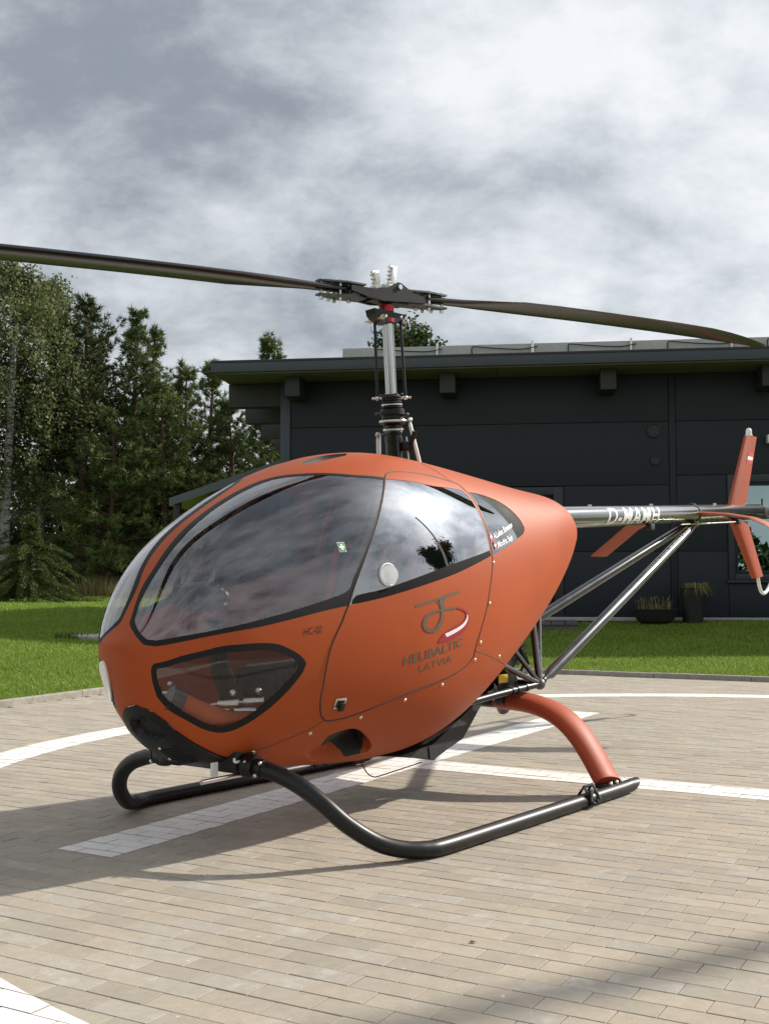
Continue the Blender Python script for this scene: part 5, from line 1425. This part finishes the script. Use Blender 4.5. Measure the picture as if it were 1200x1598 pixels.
for (x0, y0, x1, y1, z1, r_) in ((0.03, -0.075, 0.03, -0.07, 0.105, 0.009), (-0.035, 0.125, -0.02, 0.085, 0.165, 0.009), (-0.06, 0.04, -0.055, 0.035, 0.10, 0.004), (0.055, -0.045, 0.05, -0.04, 0.115, 0.004)):
    m = MB(); m.tube([(x0, y0, -0.06), (x1, y1, z1 - 0.012), (x1, y1, z1)], [r_, r_, r_ * 0.6], 12); rd = m.build('control_rod', MAT['white_paint'] if r_ > .005 else MAT['steel'], mast)
    if r_ > .005:
        m = MB(); m.ball((x1, y1, z1 + 0.010), 0.013, 6); m.tube([(x1 - 0.025, y1 - .012, z1 + 0.010), (x1 + 0.025, y1 + .012, z1 + 0.010)], 0.006, 8); m.build('rod_end', MAT['steel'], rd)
for an in range(0, 360, 60):
    m = MB(); m.ball((0.050 * math.cos(R(an)), 0.050 * math.sin(R(an)), 0.300), 0.006, 4); m.build('bolt', MAT['hub_grey'], mast)
for an, z in ((20, .12), (95, .20), (170, .20), (-30, .21), (-80, .115), (60, .115)):
    m = MB(); m.tube([(0.045 * math.cos(R(an)), 0.045 * math.sin(R(an)), z), (0.078 * math.cos(R(an)), 0.078 * math.sin(R(an)), z)], 0.006, 8); m.ball((0.080 * math.cos(R(an)), 0.080 * math.sin(R(an)), z), 0.0095, 5); m.build('ball_joint', MAT['hub_grey'], mast)
m = MB(); m.box((-0.03, 0.035, 0.03), (0.0, 0.085, 0.075), 0.006); m.tube([(-0.02, 0.08, 0.02), (-0.025, 0.105, 0.12)], 0.012, 8); m.build('control_bracket', MAT['black_satin'], mast)

# ---- rotor head and blades; x of this frame runs along the blades
BLA = R(39.0) - HELI_YAW
hub = empty('rotor_hub', (0.068, 0, 2.345), BLA, heli)
TE = 0.068
def hz_(x): return 0.012 + 0.082 * x - 0.0075 * x * x if x > 0 else 0.012 + 0.045 * x - 0.011 * x * x
m = MB()
prof = [(-0.25, -0.010), (-0.25, 0.014), (-0.10, 0.020), (-0.04, 0.036), (0.025, 0.072), (0.045, 0.070), (0.12, 0.034), (0.19, 0.026), (0.195, -0.004), (0.10, -0.012), (-0.06, -0.030), (-0.14, -0.026)]
for y in (-0.05, 0.05): m.prism([(x, z) for x, z in prof], 0.016, 1, y)
m.box((-0.10, -0.041, -0.024), (0.10, 0.041, 0.022)); m.box((-0.248, -0.041, -0.008), (-0.21, 0.041, 0.012)); m.box((0.155, -0.041, -0.002), (0.193, 0.041, 0.024))
m.build('yoke', MAT['black_satin'], hub)
m = MB(); m.tube([(0.035, -0.064, 0.050), (0.035, 0.064, 0.050)], 0.012, 14); m.build('teeter_bolt', MAT['steel'], hub)
m = MB(); m.lathe([(0.036, -0.065), (0.036, -0.035), (0.032, -0.033)], 24); m.lathe([(0.031, -0.118), (0.040, -0.116), (0.040, -0.098), (0.031, -0.096)], 24); m.build('red_collar', MAT['red_anodised'], hub)
m = MB(); m.prism([(-0.10, -0.065), (-0.09, -0.095), (-0.04, -0.125), (0.05, -0.115), (0.085, -0.09), (0.09, -0.070)], 0.07, 1); m.build('pitch_housing', MAT['black_satin'], hub)
for x, y in ((-0.065, -0.05), (0.075, -0.04), (0.06, 0.05), (-0.06, 0.05)):
    m = MB(); m.ball((x, y, -0.105), 0.014, 5); m.tube([(x, y - .03, -0.105), (x, y + .03, -0.105)], 0.007, 8); m.build('ball_joint', MAT['steel'], hub)
# bright balance weights on top
for x, y, tl, h_ in ((-0.055, 0.0, -14, 0.070), (0.005, -0.03, 6, 0.098)):
    Mx = Matrix.Translation((x, y, 0.05)) @ Matrix.Rotation(R(tl), 4, 'Y'); m = MB()
    m.box((-0.013, -0.014, 0), (0.013, 0.014, h_), 0.003, Mx)
    for z in np.arange(0.014, h_, 0.020): m.box((-0.019, -0.010, z), (0.019, 0.018, z + 0.008), 0.002, Mx)
    for z in (0.2 * h_, 0.95 * h_): m.tube([Mx @ Vector((-0.022, -0.006, z)), Mx @ Vector((0.024, 0.006, z))], 0.008, 8)
    m.box((-0.03, -0.02, -0.012), (0.03, 0.02, 0.008), 0.003, Mx); m.build('balance_weight', MAT['aluminium'], hub)
for sg in (1, -1):
    grip = empty('blade_grip', (0, 0, 0), 0, hub)
    xa, xb = (0.10, 0.37) if sg > 0 else (-0.15, -0.40)
    for dz, nm in ((0.030, 0.012), (-0.034, 0.012)):
        q = [(xa, -0.040), (xa + 0.45 * (xb - xa), -0.048), (xb, -0.018), (xb, 0.018), (xa + 0.45 * (xb - xa), 0.048), (xa, 0.040)]
        m = MB(); V = [(x, y, hz_(x) + dz + t) for t in (-0.004, 0.004) for x, y in q]
        m.add(V, [tuple(range(6)), tuple(range(11, 5, -1))] + [(i, i + 6, (i + 1) % 6 + 6, (i + 1) % 6) for i in range(6)]); m.build('grip_plate', MAT['hub_grey'], grip)
    for f_, y in ((0.30, 0), (0.55, -0.02), (0.72, 0.015), (0.92, 0.0), (0.55, 0.03)):
        m = MB(); x = xa + (xb - xa) * f_; m.tube([(x, y, hz_(x) - 0.050), (x, y, hz_(x) + 0.042)], 0.0075, 8); m.tube([(x, y, hz_(x) - 0.056), (x, y, hz_(x) - 0.042)], 0.0095, 6); m.tube([(x, y, hz_(x) + 0.034), (x, y, hz_(x) + 0.042)], 0.0105, 6); m.build('grip_bolt', MAT['steel'], grip)
    # blade: root bar, widening to full chord, aerofoil section, slight twist
    r0 = 0.24; RR = 3.15
    st = [r0, 0.34, 0.46, 0.62, 0.80, 1.05, 1.35, 1.7, 2.05, 2.4, 2.62, 2.8, 2.98, 3.09, RR]
    V = []; n = 18
    for r in st:
        x = sg * r; f = min(1, max(0, (r - 0.36) / 0.45)); f = f * f * (3 - 2 * f)
        ch = 0.062 * (1 - f) + 0.190 * f; th = 0.034 * (1 - f) + 0.020 * f
        if r > 2.3: q_ = ((r - 2.3) / 0.85) ** 1.6; ch *= 1 - 0.70 * q_; th *= 1 - 0.5 * q_
        tw = R(1.5 if sg < 0 else -4.5 * min(1, r)) ; le = 0.032 * (1 - f) + 0.052 * f
        for k in range(n):
            a = 2 * math.pi * k / n; cx = 0.5 * (1 + math.cos(a))        # 0 leading, 1 trailing
            tz_ = (5 * (0.2969 * math.sqrt(cx) - 0.126 * cx - 0.3516 * cx ** 2 + 0.2843 * cx ** 3 - 0.1015 * cx ** 4)) * th * (1.9 if f > .5 else 1.9)
            tz_ = tz_ * f * 1.05 + (1 - f) * th * 0.5 * min(1, 2.2 * math.sqrt(max(0, cx * (1 - cx))) )
            y = sg * (le - cx * ch); z = tz_ * (1 if math.sin(a) >= 0 else -0.75)
            V.append((x, y * math.cos(tw) - sg * z * math.sin(tw) * 0, hz_(x) + z * math.cos(tw) + sg * y * math.sin(tw)))
    F = [(i * n + k, i * n + (k + 1) % n, (i + 1) * n + (k + 1) % n, (i + 1) * n + k) for i in range(len(st) - 1) for k in range(n)]
    m = MB(); m.add(V, F, True); m.F.append(list(range(n))); m.sm.append(False); m.F.append([len(V) - n + k for k in range(n)]); m.sm.append(False)
    m.build('rotor_blade', MAT['blade_black'], heli).parent = hub

# ---- tail boom, struts, fins
m = MB(); b0, b1 = Vector((-0.9, 0, 1.342)), Vector((-4.99, 0, 1.590)); BD = (b1 - b0).normalized()
m.tube([b0, b1, b1 + BD * 0.02, b1 + BD * 0.03], [0.066, 0.062, 0.055, 0.02], 32); boom = m.build('tail_boom', MAT['chrome'], heli)
def bp(s): return b0 + (b1 - b0) * ((s - b0.x) / (b1.x - b0.x))
m = MB(); p = bp(-3.62); m.tube([p - BD * 0.012, p + BD * 0.012], 0.0662, 28); m.box((p.x - 0.05, -0.03, p.z - 0.095), (p.x + 0.05, 0.03, p.z - 0.05), 0.008); m.box((p.x - 0.035, -0.015, p.z + 0.055), (p.x + 0.035, 0.015, p.z + 0.075), 0.004)
m.build('boom_clamp', MAT['black_gloss'], heli)
m = MB()
for s_ in (-2.0, -2.9, -4.05, -4.7): m.tube([bp(s_) + Vector((0, 0, 0.058)), bp(s_) + Vector((0, 0, 0.074))], 0.012, 8)
m.build('boom_stud', MAT['steel'], boom)
m = MB(); m.tube([bp(-3.30) + Vector((0, 0.045, -0.075)), bp(-3.7) + Vector((0, 0.05, -0.075)), bp(-4.35) + Vector((0, 0.05, -0.075))], 0.006, 8); rod = m.build('trim_rod', MAT['steel'], heli)
m = MB(); m.box((-4.42, 0.03, bp(-4.4).z - 0.095), (-4.36, 0.07, bp(-4.4).z - 0.055), 0.006); m.build('rod_guide', MAT['black_matt'], rod); m = MB(); m.box((-2.82, 0.02, bp(-2.8).z - 0.10), (-2.76, 0.06, bp(-2.8).z - 0.06), 0.005); m.build('rod_guide', MAT['black_matt'], rod)
V, F, w, h = text_poly('D-MAMH', 0.22, 1.08, 0.016)
me_b = MB(); s0, s1 = -2.115, -2.905
for sd in (1, -1):
    VV = []
    for x, y in V:
        s_ = (s0 + (s1 - s0) * x / w) if sd == 1 else (s1 + (s0 - s1) * x / w); an = R(-50) + R(100) * y / h; c_ = bp(s_); r_ = 0.066 + (s_ + 0.9) * 0.00098 + 0.0014
        VV.append((s_, sd * r_ * math.cos(an), c_.z + r_ * math.sin(an)))
    me_b.add(VV, F)
me_b.build('registration', MAT['white_print'], boom)
NODE = Vector((-0.83, 0.30, 0.49))
for sd in (1, -1):
    nd = Vector((NODE.x, NODE.y * sd, NODE.z)); tp = bp(-3.60) + Vector((0, 0.03 * sd, -0.075)); dr_ = (tp - nd).normalized()
    m = MB(); m.tube([nd + dr_ * 0.02, nd + dr_ * 0.10, nd + dr_ * 0.14, tp - dr_ * 0.2, tp - dr_ * 0.06, tp], [0.012, 0.014, 0.030, 0.030, 0.022, 0.014], 18); m.build('tail_strut', MAT['dark_chrome'], heli)
    m = MB()
    for q, r_ in (((-1.10, 0.04 * sd, 1.32), 0.018), ((-1.32, 0.02 * sd, 1.33), 0.014)): m.tube([nd, q], r_, 12)
    m.tube([nd, (-0.55, 0.22 * sd, 0.78)], 0.013, 10); m.tube([nd, (-0.42, 0.30 * sd, 0.62)], 0.015, 10); m.build('frame_tube', MAT['dark_chrome'], heli)
    m = MB(); m.tube([nd, (-0.42, 0.29 * sd, 0.465), (-0.15, 0.27 * sd, 0.44)], 0.017, 16)
    for f_ in (0.3, 0.5, 0.62): q = nd.lerp(Vector((-0.42, 0.29 * sd, 0.465)), f_); q2 = nd.lerp(Vector((-0.42, 0.29 * sd, 0.465)), f_ + 0.05); m.tube([q, q2], 0.021, 14)
    m.build('lower_frame_tube', MAT['black_satin'], heli)
    m = MB(); m.ball(nd, 0.030, 7); m.ball(nd + dr_ * 0.05, 0.018, 6); m.build('frame_joint', MAT['hub_grey'], heli)
m = MB(); m.tube([(NODE.x, -0.3, 0.49), (NODE.x, 0.3, 0.49)], 0.018, 12); m.tube([(-0.83, 0, 0.49), (-0.95, 0, 0.9)], 0.014, 10); m.build('frame_crossbar', MAT['dark_chrome'], heli)
# engine under and behind the hull
m = MB(); m.box((-0.90, -0.17, 0.57), (-0.56, 0.17, 0.90), 0.04); m.box((-0.82, -0.15, 0.455), (-0.56, 0.15, 0.585), 0.03); eng = m.build('engine', MAT['black_matt'], heli)
m = MB(); Mx = Matrix.Rotation(R(90), 4, 'X'); m.lathe([(0.09, -0.02), (0.10, -0.015), (0.085, 0.0), (0.10, 0.015), (0.09, 0.02)], 24, (-0.66, 0.2, 0.48), Mx); m.lathe([(0.05, -0.02), (0.055, -0.015), (0.045, 0.0), (0.055, 0.015), (0.05, 0.02)], 20, (-0.62, 0.23, 0.60), Mx); m.build('belt_pulley', MAT['black_satin'], eng)
m = MB()
for k in range(16):
    p = Vector((rng.uniform(-0.88, -0.60), rng.uniform(0.14, 0.22), rng.uniform(0.46, 0.72))); q = p + Vector((rng.uniform(-.1, .1), rng.uniform(-.02, .03), rng.uniform(-.1, .1))); m.tube([p, q], rng.uniform(0.006, 0.014), 7)
m.build('engine_pipe', MAT['hub_grey'], eng)
m = MB(); m.tube([(-0.50, 0.20, 0.50), (-0.66, 0.16, 0.42), (-0.74, 0.14, 0.36)], [0.03, 0.03, 0.032], 14, cap=False, sub=4); m.build('exhaust', MAT['carbon_grey'], heli)
m = MB(); m.box((-0.57, 0.262, 0.515), (-0.49, 0.268, 0.555)); m.build('warning_label', MAT['yellow_label'], eng)
m = MB()
for sgn in (1, -1): pass
pf = [(0.40, 0.262), (0.02, 0.205), (-0.06, 0.192), (-0.155, 0.222), (-0.30, 0.262), (-0.36, 0.312), (-0.44, 0.385), (-0.60, 0.50), (-0.57, 0.485), (-0.05, 0.262), (0.2, 0.238)]
m.prism(pf, 0.36, 1); ut = m.build('engine_tray', MAT['tray_black'], heli)
m = MB(); m.prism([(-0.02, 0.20), (-0.055, 0.188), (-0.07, 0.205), (-0.04, 0.262), (-0.01, 0.255)], 0.37, 1); m.build('tray_edge', MAT['black_matt'], ut)

# tail fin: two tapered blades joined at the boom
def foil(p_le0, p_te0, p_le1, p_te1, th, name, mat, parent, flat=True):
    """tapered thick plate in the x-z plane with a bevelled nose"""
    V = []
    for le, te, t in ((p_le0, p_te0, th), (p_le1, p_te1, th * 0.75)):
        le, te = Vector((le[0], 0, le[1])), Vector((te[0], 0, te[1])); d = te - le
        for f, y in ((0, 0.15), (0.06, 0.36), (0.22, 0.5), (0.55, 0.42), (1, 0.10), (1, -0.10), (0.55, -0.42), (0.22, -0.5), (0.06, -0.36), (0, -0.15)):
            q = le + d * f; V.append((q.x, y * t, q.z))
    n = 10; F = [(k, (k + 1) % n, n + (k + 1) % n, n + k) for k in range(n)] + [tuple(range(n)), tuple(range(2 * n - 1, n - 1, -1))]
    m = MB(); m.add(V, F); return m.build(name, MAT[mat], parent)
fin = foil((-4.345, 1.60), (-4.70, 1.62), (-4.738, 2.19), (-4.994, 2.206), 0.062, 'tail_fin', 'orange_leg_paint', heli)
foil((-4.37, 1.49), (-4.73, 1.50), (-4.85, 1.041), (-5.079, 1.063), 0.062, 'lower_fin', 'orange_leg_paint', fin)
m = MB(); p = Vector((-4.82, 0, 2.195)); m.lathe([(0.028, 0.0), (0.028, 0.012), (0.024, 0.016), (0.024, 0.045), (0.016, 0.062), (0.002, 0.068)], 18, p); m.build('strobe_lamp', MAT['lamp_lens'], fin)
m = MB(); m.tube([(-4.965, 0, 1.06), (-4.99, 0, 0.99), (-5.04, 0, 0.935), (-5.12, 0, 0.922), (-5.22, 0, 0.965), (-5.35, 0, 1.06)], 0.014, 12, sub=5); m.build('tail_skid', MAT['white_paint'], fin)
for j, mt in enumerate(('flag_red', 'white_print', 'flag_red')):
    zc_ = 2.055 - 0.032 * j; q0 = -4.735 + 0.020 * j; m = MB()
    for sd in (1, -1): m.add([(q0, sd * 0.0275, zc_), (q0 - 0.15, sd * 0.0150, zc_ + .004), (q0 - 0.15 + .018, sd * 0.0155, zc_ - 0.026), (q0 + 0.018, sd * 0.0268, zc_ - 0.030)], [(0, 1, 2, 3)])
    m.build('flag_stripe', MAT[mt], fin)
# horizontal stabilisers, drooping at the tips
for sd in (1, -1):
    path = [(0.035, 0.0), (0.25, -0.018), (0.42, -0.050), (0.53, -0.10), (0.63, -0.175), (0.80, -0.30)]
    V = []; n = 8
    for i, (y, dz) in enumerate(path):
        f = i / 5; le = -3.56 - 0.02 * f; ch = 0.29 - 0.01 * f; th = 0.022 - 0.006 * f
        a2 = path[min(i + 1, 5)]; a1 = path[max(i - 1, 0)]; ty, tz_ = a2[0] - a1[0], a2[1] - a1[1]; l_ = math.hypot(ty, tz_); ny, nz = -tz_ / l_, ty / l_
        for fx, k in ((0, 0), (0.08, .45), (0.35, .55), (0.75, .3), (1, 0.05), (0.75, -.3), (0.35, -.45), (0.08, -.38)):
            V.append((le - fx * ch, sd * (y + ny * k * th), bp(-3.7).z + dz + nz * k * th))
    F = [(i * n + k, i * n + (k + 1) % n, (i + 1) * n + (k + 1) % n, (i + 1) * n + k) for i in range(5) for k in range(n)] + [tuple(range(n)), tuple(5 * n + k for k in range(n))[::-1]]
    m = MB(); m.add(V, F, True); m.build('stabiliser', MAT['orange_leg_paint'], heli)
# tail rotor on the far side of the boom end
m = MB(); m.box((-5.16, -0.06, 1.535), (-5.02, 0.05, 1.635), 0.02); m.tube([(-5.10, 0.05, 1.585), (-5.10, -0.20, 1.585)], 0.022, 12); m.tube([(-5.04, 0.02, 1.62), (-5.045, 0.02, 1.70)], 0.007, 8); m.tube([(-5.02, 0.0, 1.565), (-5.12, 0.08, 1.535), (-5.25, 0.06, 1.55)], 0.008, 8, sub=4); tg = m.build('tail_gearbox', MAT['black_satin'], heli)
m = MB(); m.box((-5.17, -0.215, 1.565), (-5.03, -0.175, 1.605), 0.008); trh = m.build('tail_rotor_hub', MAT['hub_grey'], tg)
for sg in (1, -1):
    m = MB(); m.box((-5.10 + sg * 0.07, -0.202, 1.556) if sg > 0 else (-5.62, -0.202, 1.556), (-4.58, -0.190, 1.614) if sg > 0 else (-5.17, -0.190, 1.614), 0.004); m.build('tail_rotor_blade', MAT['blade_black'], trh)

# ---- landing gear
leg = [(1.235, 0.0, 0.335), (1.225, 0.15, 0.332), (1.205, 0.27, 0.322), (1.195, 0.36, 0.304), (1.188, 0.46, 0.270), (1.165, 0.545, 0.214), (1.115, 0.615, 0.142), (1.03, 0.680, 0.075), (0.95, 0.735, 0.044), (0.87, 0.778, 0.034), (0.77, 0.797, 0.032), (0.4, 0.80, 0.032), (-0.2, 0.80, 0.032), (-0.68, 0.80, 0.032), (-0.79, 0.80, 0.034)]
for sd in (1, -1):
    m = MB(); m.tube([(x, y * sd, z) for x, y, z in leg[1:]], 0.0315, 18, sub=6); sk = m.build('skid', MAT['black_satin'], heli)
    m = MB()   # obliquely cut heel
    V = []
    for i, (x0, kk) in enumerate(((-0.788, 1.0), (-0.80, 1.0))):
        for k in range(18):
            a = 2 * math.pi * k / 18; y, z = math.cos(a), math.sin(a); V.append((x0 - (i * (0.5 + 0.5 * z) * 0.085), 0.80 * sd + 0.0313 * y, 0.034 + 0.0313 * z))
    m.add(V, [(k, (k + 1) % 18, 18 + (k + 1) % 18, 18 + k) for k in range(18)] + [tuple(18 + k for k in range(18))], True); m.build('skid_heel', MAT['black_satin'], sk)
    m = MB(); Mx = Matrix.Rotation(R(90), 4, 'X')
    m.tube([(1.217, 0.21 * sd, 0.329), (1.208, 0.255 * sd, 0.325)], 0.044, 18); m.tube([(1.206, 0.275 * sd, 0.322), (1.203, 0.29 * sd, 0.320)], 0.035, 16); m.box((1.16, 0.15 * sd - 0.06, 0.30), (1.27, 0.15 * sd + 0.06, 0.40), 0.015); m.build('skid_mount', MAT['black_satin'], sk)
    m = MB(); m.ball((1.245, 0.235 * sd, 0.345), 0.009, 5); m.ball((1.235, 0.30 * sd, 0.345), 0.008, 5); m.ball((1.24, 0.28 * sd, 0.30), 0.008, 5); m.build('bolt', MAT['steel'], sk)
    # rear leg: faired, painted, plugged into the skid
    path = [(-0.70, 0.02, 0.405), (-0.71, 0.14, 0.412), (-0.715, 0.26, 0.408), (-0.715, 0.38, 0.388), (-0.71, 0.49, 0.345), (-0.70, 0.585, 0.272), (-0.685, 0.665, 0.180), (-0.665, 0.735, 0.088), (-0.655, 0.762, 0.062)]
    m = MB(); V = []; n = 20; Pth = [Vector((x, y * sd, z)) for x, y, z in path[1:]]
    Q = []
    for i in range(len(Pth) - 1):
        a, b, c, d = Pth[max(i - 1, 0)], Pth[i], Pth[i + 1], Pth[min(i + 2, len(Pth) - 1)]
        for k in range(5):
            t = k / 5; Q.append(0.5 * (2 * b + (c - a) * t + (2 * a - 5 * b + 4 * c - d) * t * t + (3 * b - a - 3 * c + d) * t ** 3))
    Q.append(Pth[-1])
    for i, p in enumerate(Q):
        T_ = (Q[min(i + 1, len(Q) - 1)] - Q[max(i - 1, 0)]).normalized(); X_ = Vector((1, 0, 0)); X_ = (X_ - T_ * X_.dot(T_)).normalized(); Y_ = T_.cross(X_)
        f = i / (len(Q) - 1); ra_ = 0.098 - 0.012 * f; rb_ = 0.048 - 0.004 * f
        if i == 0: ra_ *= 0.93; rb_ *= 0.9
        for k in range(n):
            a = 2 * math.pi * k / n; V.append(p + X_ * (ra_ * math.cos(a) * (1 if math.cos(a) > 0 else 1.1)) + Y_ * (rb_ * math.sin(a)))
    F = [(i * n + k, i * n + (k + 1) % n, (i + 1) * n + (k + 1) % n, (i + 1) * n + k) for i in range(len(Q) - 1) for k in range(n)]
    m.add(V, F, True); k_ = len(V); m.F.append(list(range(n))); m.sm.append(False); m.F.append([k_ - n + k for k in range(n)]); m.sm.append(False)
    rl = m.build('rear_leg', MAT['orange_leg_paint'], heli)
    m = MB(); m.box((-0.735, 0.765 * sd - 0.035, 0.045), (-0.575, 0.765 * sd + 0.04, 0.066), 0.006)
    m.build('leg_shoe', MAT['black_satin'], rl)
    m = MB()
    for x in (-0.71, -0.66, -0.60): m.ball((x, 0.80 * sd, 0.070), 0.011, 5)
    m.build('bolt', MAT['steel'], rl)
    # handling wheel bracket on the skid
    m = MB()
    for x in (-0.335, -0.415): m.tube([(x, 0.84 * sd, 0.030), (x - 0.0, 0.80 * sd, 0.095), (x, 0.76 * sd, 0.035)], 0.008, 8)
    m.tube([(-0.335, 0.80 * sd, 0.093), (-0.415, 0.80 * sd, 0.093)], 0.008, 8); m.box((-0.35, 0.832 * sd - 0.006, 0.012), (-0.325, 0.832 * sd + 0.006, 0.085), 0.003); m.ball((-0.335, 0.845 * sd, 0.025), 0.010, 5); m.ball((-0.38, 0.842 * sd, 0.03), 0.009, 5); m.build('skid_bracket', MAT['black_gloss'], sk)
m = MB(); m.tube([(1.225, -0.16, 0.332), (1.235, 0.0, 0.335), (1.225, 0.16, 0.332)], 0.034, 16); m.build('front_crossbar', MAT['black_satin'], heli)
m = MB(); m.tube([(-0.70, -0.14, 0.41), (-0.70, 0.14, 0.41)], 0.04, 14); m.build('rear_crossbar', MAT['black_satin'], heli)
# pitot tube under the chin, aerial loop under the belly
m = MB(); m.tube([(1.43, 0.2, 0.292), (1.20, 0.2, 0.294)], 0.0095, 12); pt = m.build('pitot_tube', MAT['steel'], heli)
m = MB(); m.box((1.300, 0.147, 0.285), (1.335, 0.153, 0.345), 0.002); m.build('pitot_bracket', MAT['white_paint'], pt)
m = MB(); m.tube([(1.20, 0.2, 0.300), (1.18, 0.205, 0.315), (1.22, 0.21, 0.345), (1.27, 0.21, 0.345), (1.275, 0.21, 0.36)], 0.005, 8, sub=4); m.build('pitot_hose', MAT['white_paint'], pt)
m = MB(); m.tube([(0.272, 0, 0.245), (0.262, 0, 0.212), (0.235, 0, 0.172), (0.205, 0, 0.142), (0.17, 0, 0.126), (0.135, 0, 0.122), (0.0, 0, 0.130), (-0.213, 0, 0.144)], 0.0028, 7, sub=4); m.build('aerial', MAT['black_satin'], heli)
m = MB(); m.lathe([(0.05, 0.05), (0.048, 0.01), (0.03, -0.006), (0.002, -0.010)], 18, (0.33, 0.0, 0.225)); m.build('belly_fairing', MAT['orange_paint'], heli)
